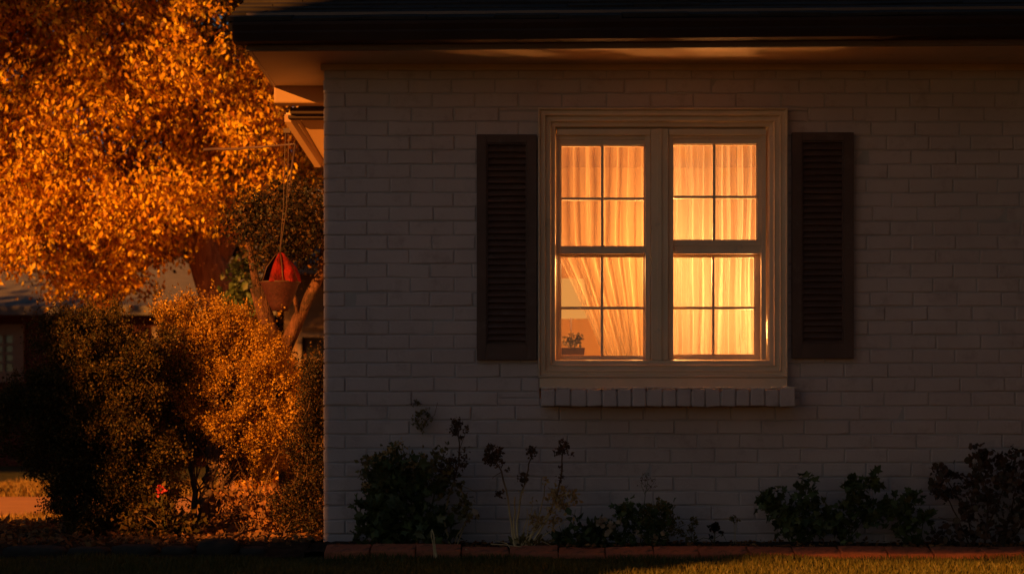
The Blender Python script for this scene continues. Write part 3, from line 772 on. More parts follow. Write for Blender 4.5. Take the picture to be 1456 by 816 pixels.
# each spray hangs: leaves strung down from the spray head
per = 112; k = rng.poisson(per, len(cen)); base = np.repeat(cen, k, axis=0); nn = len(base)
hang = rng.uniform(0, 1, nn)
sw = np.repeat(nrm(len(cen), (.16,.16,0)), k, axis=0)
pos = base + nrm(nn, (.075,.075,.04)) + sw*hang[:,None] + np.stack([np.zeros(nn), np.zeros(nn), -hang*.26], 1)
dirs = nrm(nn, (.55,.55,.35)) + sw*2 + np.array([0,0,-.9])
scatter('crown', LONGLEAF, pos, dirs, rng.uniform(.022,.064,nn), M['glow_leaf'], tree, width=1.5)

# --- small dark tree by the side wall with pale forked trunk
DY = 1.7
db = (X(400,DY), DY, 0.03)
dt = thing('small_tree', 'small dark leaved tree with a pale forked trunk beside the house corner', 'tree', db)
def Q(px, py, y): return (X(px,y)-db[0], y-db[1], Z(py,y)-db[2])
tm = MB()
tm.tube([Q(412,735,DY),Q(408,640,DY),Q(402,560,DY),Q(396,505,DY)], .055, .05, 10, wob=.06)
tm.tube([Q(397,520,DY),Q(386,480,DY),Q(376,445,DY),Q(366,408,DY)], .052, .045, 10, wob=.05)
tm.tube([Q(366,410,DY),Q(358,370,DY),Q(350,330,DY+.1)], .026, .012, 7, wob=.05)
tm.tube([Q(396,515,DY),Q(416,470,DY-.03),Q(436,430,DY-.05),Q(458,385,DY-.05),Q(462,340,DY-.05)], .045, .02, 9, wob=.1)
tm.tube([Q(425,450,DY-.05),Q(418,420,DY-.1),Q(410,360,DY-.2)], .016, .008, 7, wob=.1)
tm.build('trunk', M['bark_pale'], dt, smooth=True)
cc = []
while len(cc) < 210:
    px = random.uniform(322, 480); py = random.uniform(262, 390); yo_ = random.uniform(-.55,.5)
    if ((px-408)/82)**2+((py-322)/60)**2+(yo_/.6)**2 > 1: continue
    if px > 470: continue
    cc.append(Q(px,py,DY+yo_))
ps = clumps(cc, 46, .045)
ps = ps[(ps[:,0]+db[0] < X(474,DY)+.02)]
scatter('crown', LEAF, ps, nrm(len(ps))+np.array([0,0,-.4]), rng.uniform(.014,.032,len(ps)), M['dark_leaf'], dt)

# --- shrubs
def shrub(name, label, cat, cx_, y, lobes, stems, leafmat, per=60, nclump=260, ls=(.008,.0165), spr=.025, up=.5, sprigs=0, basez=.04):
    root = (X(cx_, y), y, basez); t = thing(name, label, cat, root)
    s = MB()
    for pl, r0, r1 in stems:
        pts = [(X(a,yy)-root[0], yy-root[1], Z(b,yy)-root[2]) for a, b, yy in pl]
        # subdivide with wiggle
        full = []
        for i in range(len(pts)-1):
            for q in range(4):
                v = Vector(pts[i]).lerp(Vector(pts[i+1]), q/4); w_ = r0*.5
                full.append(v+Vector((random.uniform(-w_,w_), random.uniform(-w_,w_), 0)))
        full.append(Vector(pts[-1])); s.tube(full, r0, r1, 7, wob=.12)
    cl_ = []
    tot = sum(l[5] for l in lobes)
    for (px, py, yo_, rx, ry, wgt) in lobes:          # rx, ry in picture px, depth radius = .45 rx
        k = int(nclump*wgt/tot)
        C = (X(px,y+yo_)-root[0], yo_, Z(py,y+yo_)-root[2])
        cl_.append(ellip(k, C, (rx/290, rx/290*.75, ry/290), .45))
    # tufts: clumps gather into branch-end tufts with gaps between them
    cl_ = np.concatenate(cl_); cl_ = cl_[cl_[:,2] > .03]
    tuft = cl_[rng.choice(len(cl_), max(8, len(cl_)//6), replace=False)]
    loose = cl_[rng.choice(len(cl_), len(cl_)//2, replace=False)]
    cl_ = np.concatenate([np.repeat(tuft, 5, axis=0) + rng.normal(size=(len(tuft)*5, 3))*np.array([.042,.042,.034]), loose])
    for q in cl_[::4]:
        st0 = Vector(random.choice(stems)[0][-1][:1]+(0,0)) if False else None
        pl = random.choice(stems)[0]; a, b, yy = random.choice(pl[1:])
        p0 = Vector((X(a,yy)-root[0], yy-root[1], Z(b,yy)-root[2]))
        if (Vector(q)-p0).length < .55: limb(s, p0, q, .006, .002, 4, .08, 4)
    s.build('stems', M['twig'], t, smooth=True)
    ps = clumps(cl_, per, spr)
    if sprigs:
        # fine upright shoots on top
        top = cl_[np.argsort(-cl_[:,2])[:sprigs*3]]; top = top[rng.choice(len(top), sprigs)]
        top = top+nrm(sprigs,(.04,.04,.015))
        h = rng.uniform(.04,.17,sprigs); kk = 30
        lean = nrm(sprigs,(.25,.25,0))
        tt = rng.uniform(0,1,(sprigs,kk))
        sp = top[:,None,:] + (tt*h[:,None])[:,:,None]*(np.array([0,0,1])+lean[:,None,:]) + rng.normal(size=(sprigs,kk,3))*.007
        ps = np.concatenate([ps, sp.reshape(-1,3)])
    ps = ps[ps[:,2] > .005]
    ctr = np.mean(ps, axis=0)
    d = nrm(len(ps)) + unit(ps-ctr)*.7 + np.array([0,0,up])
    scatter('foliage', LEAF, ps, d, rng.uniform(*ls, len(ps)), leafmat, t, width=1.15)
    return t
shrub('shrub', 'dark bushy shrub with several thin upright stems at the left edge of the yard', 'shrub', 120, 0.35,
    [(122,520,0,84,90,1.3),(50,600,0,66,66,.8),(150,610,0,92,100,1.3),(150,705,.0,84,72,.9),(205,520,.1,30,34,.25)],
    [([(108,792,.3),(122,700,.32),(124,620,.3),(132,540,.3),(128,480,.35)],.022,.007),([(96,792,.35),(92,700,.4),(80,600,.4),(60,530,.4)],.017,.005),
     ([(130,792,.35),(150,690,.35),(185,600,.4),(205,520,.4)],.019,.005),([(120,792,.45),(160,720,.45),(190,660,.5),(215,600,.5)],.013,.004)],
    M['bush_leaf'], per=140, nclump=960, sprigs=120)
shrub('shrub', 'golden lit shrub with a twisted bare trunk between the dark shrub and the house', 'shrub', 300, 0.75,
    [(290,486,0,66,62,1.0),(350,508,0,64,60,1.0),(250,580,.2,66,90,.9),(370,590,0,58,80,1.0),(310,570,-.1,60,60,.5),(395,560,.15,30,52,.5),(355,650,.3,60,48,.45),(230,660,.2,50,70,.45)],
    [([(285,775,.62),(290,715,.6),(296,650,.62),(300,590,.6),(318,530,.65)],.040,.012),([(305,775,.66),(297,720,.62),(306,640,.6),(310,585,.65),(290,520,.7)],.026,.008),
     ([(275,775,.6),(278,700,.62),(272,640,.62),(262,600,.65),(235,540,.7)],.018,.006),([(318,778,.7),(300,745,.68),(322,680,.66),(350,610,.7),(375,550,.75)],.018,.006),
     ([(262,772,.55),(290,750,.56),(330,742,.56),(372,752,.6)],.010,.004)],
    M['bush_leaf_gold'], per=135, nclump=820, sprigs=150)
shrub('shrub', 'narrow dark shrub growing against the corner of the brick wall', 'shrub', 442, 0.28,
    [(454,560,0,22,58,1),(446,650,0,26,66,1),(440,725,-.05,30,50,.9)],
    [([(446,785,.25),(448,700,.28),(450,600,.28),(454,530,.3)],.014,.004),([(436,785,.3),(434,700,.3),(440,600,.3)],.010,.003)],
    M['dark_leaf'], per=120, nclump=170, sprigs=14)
# low ground growth between the shrubs
shrub('low_plant', 'low tangled ground plant with pale leaves beneath the golden shrub', 'plant', 365, 0.55,
    [(360,722,0,60,22,1),(395,735,-.1,45,22,.7)], [([(350,775,.5),(352,740,.5),(340,715,.5)],.006,.002),([(390,775,.5),(394,740,.5),(404,712,.5)],.006,.002)],
    M['litter'], per=26, nclump=70, ls=(.018,.035))
shrub('low_plant', 'low leafy ground plant beside the stones under the dark shrub', 'plant', 215, 0.1,
    [(205,745,0,50,26,1),(245,738,0,34,24,.6)], [([(210,785,.1),(208,750,.1),(195,725,.1)],.005,.002)],
    M['bush_leaf'], per=26, nclump=60, ls=(.018,.032))
# red flower in the shrub
rfp = thing('red_flower', 'single red blossom glowing low inside the shrubs', 'flower', (X(229,.0), -.02, Z(696,0)))
ps = nrm(26,(.008,.008,.008)); scatter('petals', ROUND, ps, ps+nrm(26)*.005, .014, M['pink_flower'], rfp)
MB().tube([(0,0,0),(.01,.03,-.1),(.02,.05,-.24)], .0016, .002, 5).build('stem', M['green_stem'], rfp)

# dead twigs lying beneath
for k, (a, b, y_, lab) in enumerate([((262,768),(310,752),.05,'bare broken twig lying left of the golden shrub trunk'),((300,762),(365,772),-.1,'long bare twig lying across the leaf litter'),
        ((372,778),(425,758),-.05,'pale bare twig lying by the narrow dark shrub'),((330,752),(350,778),-.15,'short bare twig pointing at the lawn')]):
    s = MB(); p0 = Vector((X(a[0],y_), y_, .06)); p1 = Vector((X(b[0],y_+.2), y_+.25, .085)); pts = limb(s, p0, p1, .008, .004, 6, .06, 6)
    limb(s, pts[3], pts[3]+Vector((.03,.05,.06)), .004, .002, 5); limb(s, pts[4], pts[4]+Vector((-.02,-.05,.05)), .004, .002, 5)
    o = s.build('twig', M['twig'], smooth=True, loc=tuple(p0)); tag(o, lab, 'twig', 'dead twigs on the leaf litter')

# --- hanging basket from the eave
HY = 1.0
hb = thing('hanging_basket', 'red cloth hanging basket with a dark bowl hung on cords from the eave', 'hanging basket', (X(398,HY), HY, Z(442,HY)))
k_ = (HY-CAMY)/FPX
def H(px, py): return ((px-398)*k_, (442-py)*k_)
s = MB(); s.lathe((0,0,0), [(0,0),(11*k_,0),(15*k_,8*k_),(18*k_,15*k_),(19*k_,16.5*k_),(20.5*k_,22*k_),(21.8*k_,23*k_),(23*k_,29*k_),(24.6*k_,30.5*k_),(26*k_,36*k_),(27.5*k_,38*k_),(28.5*k_,40*k_),(26*k_,41*k_),(0,39*k_)], 26)
s.build('bowl', M['wicker'], hb, smooth=True)
# cloth hood: two draped panels leaving a front opening
s = MB(); seg = 30; prof_ = [(27.5,40),(26,50),(21.5,61),(14,71),(7,79),(1.5,83)]
for i, (r_, z_) in enumerate(prof_):
    for q in range(seg+1):
        a = R(-95) + R(298)*q/seg; rr = r_*(1+.13*math.sin(6*a+.4*i)+.06*math.sin(13*a+i))
        s.v.append((math.sin(a)*rr*k_ if True else 0, math.cos(a)*rr*k_, (z_+2.2*math.sin(5*a+i)*(0<i<5))*k_))
for i in range(len(prof_)-1):
    for q in range(seg):
        a = i*(seg+1)+q; s.f.append((a, a+1, a+seg+2, a+seg+1))
# opening faces the viewer on the left half
s.build('hood', M['red_cloth'], hb, smooth=True)
s = MB()
for a in (200, 165, 235, 20, 110, 300):
    t = R(a); s.tube([(math.sin(t)*28*k_, math.cos(t)*28*k_, 40*k_),(math.sin(t)*21*k_, math.cos(t)*21*k_, 61*k_),(math.sin(t)*8*k_, math.cos(t)*8*k_, 78*k_),(0,0,84*k_)], .0028, .0025, 6)
s.tube([(math.sin(R(a))*28.5*k_, math.cos(R(a))*28.5*k_, 40.5*k_) for a in range(0,361,15)], .0032, seg=6)
s.build('wire_frame', M['wire'], hb, smooth=True)
s = MB(); s.tube([(0,0,84*k_),(.018,0,.55),(.030,0,2.146-hb.location.z)], .0022, seg=5); s.tube([(0,0,84*k_),(.034,.01,.55),(.048,.01,2.146-hb.location.z)], .0022, seg=5)
s.box(.020,.056,-.012,.020,2.120-hb.location.z,2.1445-hb.location.z)
s.build('hanging_cord', M['wire'], hb)
# bare branch that reaches out of the tree toward the eave
s = MB(); limb(s, (X(290,2.5),2.5,Z(213,2.5)), (X(420,2.0),2.0,Z(205,2.0)), .010, .005, 6, .03, 8)
# (part of the small tree: rises out of its crown)
s2 = MB(); s2.v = [(a-db[0], b-db[1], c-db[2]) for a, b, c in s.v]; s2.f = s.f
s3 = MB(); s3.tube([Q(408,330,1.75),Q(412,260,1.85),Q(420,205,2.0)], .008, .006, 6)
n0 = len(s2.v); s2.v += s3.v; s2.f += [tuple(i+n0 for i in f) for f in s3.f]
s2.build('bare_branch', M['shutter'], dt, smooth=True)

# --- ivy-green column and more planting behind
def far_shrub(name, label, cat, px0, px1, py0, y, mat, n, ls, trunk=True, squash=1.0):
    cx_ = X((px0+px1)/2, y); rx = (X(px1,y)-X(px0,y))/2; zt = Z(py0,y); root = (cx_, y, 0)
    t = thing(name, label, cat, root)
    s = MB()
    s.tube([(0,0,0),(rx*.1,0,zt*.4),(-rx*.05,0,zt*.8)], max(.03,rx*.12), .02, 8)
    for _ in range(7): limb(s, (0,0,zt*random.uniform(.2,.5)), (random.uniform(-.7,.7)*rx, random.uniform(-.5,.5)*rx, zt*random.uniform(.55,.9)), max(.015,rx*.04), .008, 5)
    s.build('trunk' if trunk else 'stems', M['bark_red'], t, smooth=True)
    c = ellip(max(30, n//60), (0,0,zt*.56), (rx, rx*squash, zt*.46), .5)
    ps = clumps(c, 60, max(.06, rx*.13)); ps = ps[ps[:,2] > .02]
    scatter('crown' if trunk else 'foliage', LEAF, ps, nrm(len(ps))+np.array([0,0,-.2]), rng.uniform(*ls,len(ps)), mat, t)
    return t
far_shrub('shrub', 'narrow green leafy shrub just right of the big leaning trunk', 'shrub', 330, 364, 372, 6.0, M['green_leaf'], 5000, (.04,.08), False)
far_shrub('tree', 'golden tree far behind the tan house', 'tree', 380, 520, 345, 21.0, M['glow_leaf'], 9000, (.12,.2))
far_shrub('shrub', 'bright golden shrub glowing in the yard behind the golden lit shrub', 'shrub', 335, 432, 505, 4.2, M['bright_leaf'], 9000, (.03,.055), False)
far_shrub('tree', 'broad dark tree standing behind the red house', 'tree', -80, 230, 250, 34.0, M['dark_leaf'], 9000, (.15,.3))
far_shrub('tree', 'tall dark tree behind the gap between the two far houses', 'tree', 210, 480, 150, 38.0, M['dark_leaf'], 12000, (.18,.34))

# --- far houses
def far_window(parent, px0, px1, py0, py1, y, fw=.12, nx=2, nyy=4, glass='dark_glass'):
    x0, x1, z0, z1 = X(px0,y), X(px1,y), Z(py1,y), Z(py0,y)
    s = MB(); s.box(x0-fw,x0,y-.08,y-.001,z0-fw,z1+fw); s.box(x1,x1+fw,y-.08,y-.001,z0-fw,z1+fw); s.box(x0,x1,y-.08,y-.001,z1,z1+fw); s.box(x0,x1,y-.08,y-.001,z0-fw,z0)
    for i in range(1,nx): xx = x0+(x1-x0)*i/nx; s.box(xx-.02,xx+.02,y-.05,y-.012,z0,z1)
    for i in range(1,nyy): zz = z0+(z1-z0)*i/nyy; s.box(x0,x1,y-.045,y-.016,zz-.02,zz+.02)
    f = s.build('window', M['white_paint'], parent)
    MB().box(x0,x1,y-.012,y-.003,z0,z1).build('pane', M[glass], f)
AY = 17.0
A = thing('red_house', 'dark red bungalow with a pale grey roof and white framed windows', 'house', (0,0,0))
ax0, ax1 = X(-420,AY), X(352,AY); az = Z(440,AY)
MB().box(ax0,ax1,AY,AY+6,0,az).build('wall', M['red_siding'], A)
s = MB(); e = .45
s.hexa([(ax0-e,AY-e,az-.10),(ax1+e,AY-e,az-.10),(ax1+e,AY+3,az+.85),(ax0-e,AY+3,az+.85),(ax0-e,AY-e,az+.02),(ax1+e,AY-e,az+.02),(ax1+e,AY+3,az+.97),(ax0-e,AY+3,az+.97)])
s.hexa([(ax0-e,AY+3,az+.85),(ax1+e,AY+3,az+.85),(ax1+e,AY+6+e,az-.10),(ax0-e,AY+6+e,az-.10),(ax0-e,AY+3,az+.97),(ax1+e,AY+3,az+.97),(ax1+e,AY+6+e,az+.02),(ax0-e,AY+6+e,az+.02)])
s.build('roof', M['grey_roof'], A)
MB().hexa([(ax1-.02,AY+.01,az),(ax1,AY+.01,az),(ax1,AY+5.9,az),(ax1-.02,AY+5.9,az),(ax1-.02,AY+2.9,az+.83),(ax1,AY+2.9,az+.83),(ax1,AY+3,az+.83),(ax1-.02,AY+3,az+.83)]).build('gable', M['red_siding'], A)
far_window(A, -20, 20, 477, 528, AY, fw=.15, nx=3)
far_window(A, 130, 170, 477, 528, AY); far_window(A, 230, 270, 477, 528, AY)
BY = 13.0
B = thing('tan_house', 'tan sided house with a white framed window glimpsed right of the forked tree', 'house', (0,0,0))
bx0, bx1 = X(404,BY), X(404,BY)+9
bz = Z(388,BY)
s = MB(); s.box(bx0+.02,bx1,BY+.02,BY+6,0,bz)
z_ = 0
while z_ < bz-.05:
    s.hexa([(bx0,BY-.012,z_),(bx1,BY-.012,z_),(bx1,BY+.03,z_),(bx0,BY+.03,z_),(bx0,BY+.012,z_+.21),(bx1,BY+.012,z_+.21),(bx1,BY+.03,z_+.21),(bx0,BY+.03,z_+.21)]); z_ += .21
s.build('wall', M['tan_siding'], B)
s = MB()
s.hexa([(bx0-.4,BY-.5,bz-.05),(bx1,BY-.5,bz-.05),(bx1,BY+3,bz+1.2),(bx0-.4,BY+3,bz+1.2),(bx0-.4,BY-.5,bz+.08),(bx1,BY-.5,bz+.08),(bx1,BY+3,bz+1.33),(bx0-.4,BY+3,bz+1.33)])
s.hexa([(bx0-.4,BY+3,bz+1.2),(bx1,BY+3,bz+1.2),(bx1,BY+6.5,bz-.05),(bx0-.4,BY+6.5,bz-.05),(bx0-.4,BY+3,bz+1.33),(bx1,BY+3,bz+1.33),(bx1,BY+6.5,bz+.08),(bx0-.4,BY+6.5,bz+.08)])
s.build('roof', M['grey_roof'], B)
far_window(B, 430, 470, 480, 540, BY, fw=.05, nx=1, nyy=2)

# ================================================================== FLOWER BED PLANTS
def rel(px, py, y, root): return (X(px,y)-root[0], y-root[1], Z(py,y)-root[2])
def bedplant(name, label, base, y, stems, mat_stem, cat='plant'):
    root = (X(base,y), y, .03); t = thing(name, label, cat, root)
    s = MB()
    for pl, r0, r1 in stems:
        pts = []
        q = [Vector(rel(a,b,y+(c[0] if c else 0),root)) for a, b, *c in pl]
        for i in range(len(q)-1):
            for k in range(3):
                p = q[i].lerp(q[i+1], k/3); pts.append(p+Vector((random.uniform(-1,1),random.uniform(-1,1),0))*r0*.7)
        pts.append(q[-1]); s.tube(pts, r0, r1, 6, wob=.12)
    s.build('stems', mat_stem, t, smooth=True)
    return t, root
def put(t, root, name, tpl, pts, y, mat, size, per=1, spr=.012, up=(0,0,.4), ysp=.02, width=1.0):
    one = {'flower_heads': 'flower_head', 'flowers': 'flower', 'dry_tops': 'dry_top', 'hanging_leaves': 'hanging_leaf'}
    if name in one:                                  # every cluster a part of its own
        left = list(pts)
        while left:
            grp = [left.pop()]; grew = True
            while grew:
                near = [q for q in left if any((q[0]-g_[0])**2+(q[1]-g_[1])**2 < 64 for g_ in grp)]
                grew = bool(near); grp += near; left = [q for q in left if q not in near]
            put(t, root, one[name], tpl, grp, y, mat, size, per, spr, up, ysp, width)
        return
    c = np.array([rel(a,b,y+random.gauss(0,ysp),root) for a, b in pts])
    ps = clumps(c, per, spr) if per > 1 else c
    if len(ps) == 0: return
    return scatter(name, tpl, ps, nrm(len(ps))+np.array(up), rng.uniform(size[0],size[1],len(ps)), mat, t, width=width)
def blob(n, cx_, cy_, rx, ry, lo=0):
    o = []
    while len(o) < n:
        a, r_ = random.uniform(0,6.283), random.uniform(lo,1)**.5
        o.append((cx_+math.cos(a)*r_*rx, cy_+math.sin(a)*r_*ry))
    return o
# 1 leafy shrub at left of the bed
t, rt = bedplant('bushy_plant', 'dense dark leafy plant with browned top, nearest the house corner', 575, -.22,
    [([(575,782),(560,720),(545,670),(538,645)],.006,.002),([(580,782),(585,720),(590,660)],.006,.002),([(585,782),(610,730),(625,680),(640,650)],.006,.002),([(570,782),(535,740),(518,700)],.005,.002),
     ([(560,720),(528,705),(520,640+20)],.003,.001),([(560,690),(575,650),(572,632)],.003,.001)], M['green_stem'])
put(t, rt, 'foliage', LOBED, blob(150,572,720,56,52)+blob(60,566,680,40,38)+blob(45,530,745,26,26)+blob(30,612,750,28,24), -.22, M['green_leaf'], (.04,.075), per=3, spr=.02, up=(0,-.5,.3), ysp=.07)
put(t, rt, 'small_leaves', LEAF, blob(60,566,668,38,34)+blob(36,622,665,22,26)+blob(14,522,672,8,26), -.24, M['olive_leaf'], (.014,.03), per=8, spr=.014, ysp=.05)
put(t, rt, 'dry_tops', LEAF, [(550,645),(556,640),(571,632),(540,652),(520,662),(521,690),(528,652),(600,648),(560,652),(585,660)], -.26, M['dry_flower'], (.010,.022), per=14, spr=.010)
# 2 tall stalk with seed head
t, rt = bedplant('seeded_plant', 'tall thin plant with a brown seed head, right of the dense leafy plant', 645, -.22,
    [([(640,782),(632,735),(640,700),(652,660),(654,630),(650,602)],.005,.003),([(648,782),(662,740),(658,700),(640,675),(630,660)],.0035,.0015),([(655,690),(668,695),(678,700)],.002,.001),([(645,782),(650,760),(668,735),(672,715)],.003,.001),([(653,640),(660,620),(662,612)],.002,.001)], M['lit_straw_stem'])
put(t, rt, 'seed_head', LEAF, blob(14,650,608,9,10)+[(662,612),(664,608),(641,612),(655,622)], -.22, M['brown_flower'], (.010,.02), per=12, spr=.007)
put(t, rt, 'foliage', LOBED, blob(34,645,705,26,30)+blob(14,660,725,18,14), -.22, M['olive_leaf'], (.022,.045), per=2, spr=.012, up=(0,-.4,-.2))
put(t, rt, 'hanging_leaves', LONGLEAF, [(672,722),(678,728),(664,725),(636,735),(658,745),(650,740)], -.24, M['white_flower'], (.04,.065), up=(.2,-.1,-1.8), width=1.5)
put(t, rt, 'small_leaves', LEAF, blob(30,636,670,16,16)+blob(14,655,650,10,16), -.22, M['brown_flower'], (.012,.022), per=7, spr=.009)
# 3 sprig clinging to the wall
t, rt = bedplant('wall_sprig', 'small dried sprig of vine clinging to the brick wall above the leafy plant', 600, -.018,
    [([(622,572),(618,590),(606,598),(600,612)],.0012,.0008),([(606,598),(594,590)],.001,.0008),([(600,574),(588,573),(577,576)],.001,.0008)], M['twig'])
t.location = (rt[0], rt[1], rt[2])
put(t, rt, 'leaves', LEAF, blob(24,600,596,13,13)+[(598,610),(601,613),(596,606)], -.03, M['olive_leaf'], (.010,.020), per=6, spr=.006, ysp=.004)
put(t, rt, 'leaves', LEAF, blob(10,588,573,9,3), -.028, M['olive_leaf'], (.008,.014), per=5, spr=.004, ysp=.004)
# 4 dried flowering plant
t, rt = bedplant('dried_flower_plant', 'dry straw coloured plant with tall bent stalks and withered flower heads', 738, -.42,
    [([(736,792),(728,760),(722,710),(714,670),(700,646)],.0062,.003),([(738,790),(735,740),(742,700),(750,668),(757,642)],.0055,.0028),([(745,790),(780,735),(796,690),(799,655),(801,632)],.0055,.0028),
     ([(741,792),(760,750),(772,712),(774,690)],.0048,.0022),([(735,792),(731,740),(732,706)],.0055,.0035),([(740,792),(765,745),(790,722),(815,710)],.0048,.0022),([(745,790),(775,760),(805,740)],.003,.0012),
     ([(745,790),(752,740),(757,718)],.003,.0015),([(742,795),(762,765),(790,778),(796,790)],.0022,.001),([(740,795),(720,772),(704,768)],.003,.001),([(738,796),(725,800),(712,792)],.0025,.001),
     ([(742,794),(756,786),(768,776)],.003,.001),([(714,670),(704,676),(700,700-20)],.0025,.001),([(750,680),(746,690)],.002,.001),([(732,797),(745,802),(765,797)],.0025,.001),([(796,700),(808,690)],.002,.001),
     ([(736,790),(748,765),(770,748),(792,738)],.003,.0015),([(739,790),(744,755),(750,735),(749,722)],.003,.0015)], M['lit_straw_stem'])
put(t, rt, 'flower_heads', LEAF, blob(16,702,648,12,12)+[(696,636),(709,662),(712,655)], -.42, M['brown_flower'], (.012,.024), per=14, spr=.008)
put(t, rt, 'flower_heads', LEAF, blob(8,756,642,7,5)+blob(6,744,682,5,8)+blob(5,710,702,7,3)+[(722,668)], -.42, M['brown_flower'], (.010,.020), per=12, spr=.006)
put(t, rt, 'flower_heads', LEAF, blob(12,800,636,9,8)+[(812,646),(792,644),(797,665),(799,680)], -.42, M['brown_flower'], (.010,.022), per=12, spr=.006)
put(t, rt, 'dry_leaves', LEAF, blob(26,795,708,16,14)+blob(12,816,706,5,8)+blob(14,780,735,26,12)+blob(10,760,745,12,14)+[(773,684),(757,714),(812,738),(745,700)], -.43, M['dry_flower'], (.012,.026), per=7, spr=.009)
put(t, rt, 'basal_leaves', LONGLEAF, blob(34,748,776,32,9), -.40, M['olive_leaf'], (.03,.06), per=2, spr=.01, up=(0,0,.8))
# dead stub & dry stalks in front
t, rt = bedplant('dead_stalk', 'split dead stalk standing before the edging bricks', 618, -.72, [([(622,802),(619,775),(614,752)],.006,.0025),([(619,802),(616,775),(613,754)],.004,.002)], M['dry_stem'])
t, rt = bedplant('fallen_stalk', 'thin dry stalk leaning over the edging bricks to the lawn', 670, -.60, [([(662,780),(672,787),(684,798,-.1)],.0025,.002)], M['dry_stem'])
t, rt = bedplant('fallen_stalk', 'short pale dry stalk lying left of the dried flower plant', 715, -.55, [([(698,773),(716,774),(742,777)],.003,.0022)], M['dry_stem'])
# 5 low dark plants
t, rt = bedplant('low_plant', 'low dark spreading plant between the dried plant and the white flowered plant', 825, -.2,
    [([(825,780),(815,750),(818,724)],.003,.001),([(830,780),(850,752),(865,740)],.003,.001),([(820,780),(800,760),(795,745)],.003,.001)], M['green_stem'])
put(t, rt, 'foliage', LONGLEAF, blob(70,835,763,45,16)+[(818,730),(819,738),(818,745)], -.2, M['green_leaf'], (.03,.06), per=3, spr=.014, up=(0,0,.5), ysp=.05, width=1.6)
# 6 white flowered plant
t, rt = bedplant('flowering_plant', 'low bushy plant with faded white flowers and a tall airy stem', 905, -.24,
    [([(905,780),(898,740),(900,712)],.004,.0015),([(910,780),(914,730),(918,700),(922,680)],.0025,.001),([(912,780),(930,740),(940,712)],.0035,.0015),([(900,780),(875,755),(860,740)],.003,.001),([(915,780),(950,755),(975,745)],.003,.001),
     ([(918,705),(912,690),(914,678)],.001,.0007),([(918,700),(928,688),(932,682)],.001,.0007),([(919,695),(916,680),(921,672)],.001,.0007)], M['green_stem'])
put(t, rt, 'foliage', LOBED, blob(70,905,755,48,22)+blob(30,895,732,22,16)+blob(30,938,738,24,18), -.24, M['green_leaf'], (.022,.042), per=4, spr=.014, up=(0,-.3,.4), ysp=.05)
put(t, rt, 'small_leaves', LEAF, blob(44,935,735,26,24)+blob(16,962,752,14,12), -.26, M['olive_leaf'], (.010,.020), per=9, spr=.010, ysp=.04)
put(t, rt, 'flowers', ROUND, [(855,738),(858,741),(868,752),(872,746),(862,760),(912,764),(941,762),(945,766),(937,766),(930,765),(880,738),(905,756),(853,744),(870,750)], -.34, M['white_flower'], (.016,.026), per=4, spr=.006, up=(0,-1,.3))
put(t, rt, 'seed_spray', LEAF, blob(46,921,686,12,13), -.24, M['brown_flower'], (.005,.010), per=3, spr=.003)
# 7 tiny plants
t, rt = bedplant('seedling', 'small pale sprig with clustered buds just right of the white flowered plant', 985, -.25, [([(982,780),(984,755),(986,738)],.002,.001),([(984,765),(976,752)],.0015,.001)], M['green_stem'])
put(t, rt, 'leaves', LEAF, blob(16,986,745,6,10)+blob(10,980,765,10,6), -.25, M['olive_leaf'], (.010,.018), per=6, spr=.005)
t, rt = bedplant('seedling', 'small dark mushroom shaped seedling against the wall base', 1016, -.22, [([(1016,780),(1016,765),(1016,748)],.003,.002),([(1016,765),(1028,758),(1033,770)],.0015,.001),([(1018,768),(1000,764),(985,772)],.0015,.001)], M['green_stem'])
put(t, rt, 'leaves', ROUND, blob(14,1016,749,6,3)+[(1028,757),(1010,764),(1020,768)], -.22, M['dark_leaf'], (.014,.022), per=4, spr=.004)
t, rt = bedplant('seedling', 'slender two stemmed seedling left of the lobed leafy plants', 1045, -.22, [([(1043,780),(1044,755),(1042,738)],.0016,.001),([(1046,780),(1046,758),(1047,738)],.0016,.001)], M['dry_stem'])
put(t, rt, 'leaves', LEAF, blob(9,1044,738,5,4), -.22, M['olive_leaf'], (.010,.02), per=5, spr=.004)
# 8 lobed plants
def lobed(label, base, stems, blobs, mat='green_leaf', size=(.030,.058), y=-.2, name='leafy_plant', tpl=LOBED, per=3):
    t, rt = bedplant(name, label, base, y, stems, M['green_stem'])
    pts = []
    for b in blobs: pts += blob(*b)
    put(t, rt, 'foliage', tpl, pts, y, M[mat], size, per=per, spr=.012, up=(0,-.7,.1), ysp=.045, width=1.2)
lobed('leafy plant with lobed dark green leaves and two raised tufts, left of three alike', 1130, [([(1128,780),(1110,745),(1094,710)],.004,.0015),([(1132,780),(1140,740),(1146,695)],.004,.0015),([(1130,780),(1165,755),(1180,725)],.004,.0015)],
    [(20,1090,712,18,10),(18,1108,728,14,14),(12,1146,690,9,8),(26,1146,714,18,16),(30,1125,750,26,16),(26,1160,748,24,20),(4,1113,700,5,5),(14,1178,735,14,20)])
lobed('leafy plant with one long branch raised to the right, middle of three alike', 1210, [([(1205,780),(1208,745),(1212,710),(1220,690)],.004,.0015),([(1205,770),(1225,740),(1238,725)],.003,.001),([(1212,705),(1235,690),(1248,682)],.0025,.001)],
    [(16,1212,692,20,8),(12,1240,682,10,7),(22,1212,715,14,18),(16,1240,722,16,14),(26,1200,750,18,20),(8,1230,742,6,10)])
lobed('small drooping leafy plant beside the dark reddish shrub, right of three alike', 1295, [([(1305,780),(1290,745),(1276,712)],.0035,.0015),([(1308,780),(1312,745),(1316,726)],.003,.001)],
    [(20,1274,722,18,9),(10,1300,706,10,6),(20,1288,740,16,14),(14,1312,740,12,12),(14,1300,762,22,10),(6,1265,715,6,8)])
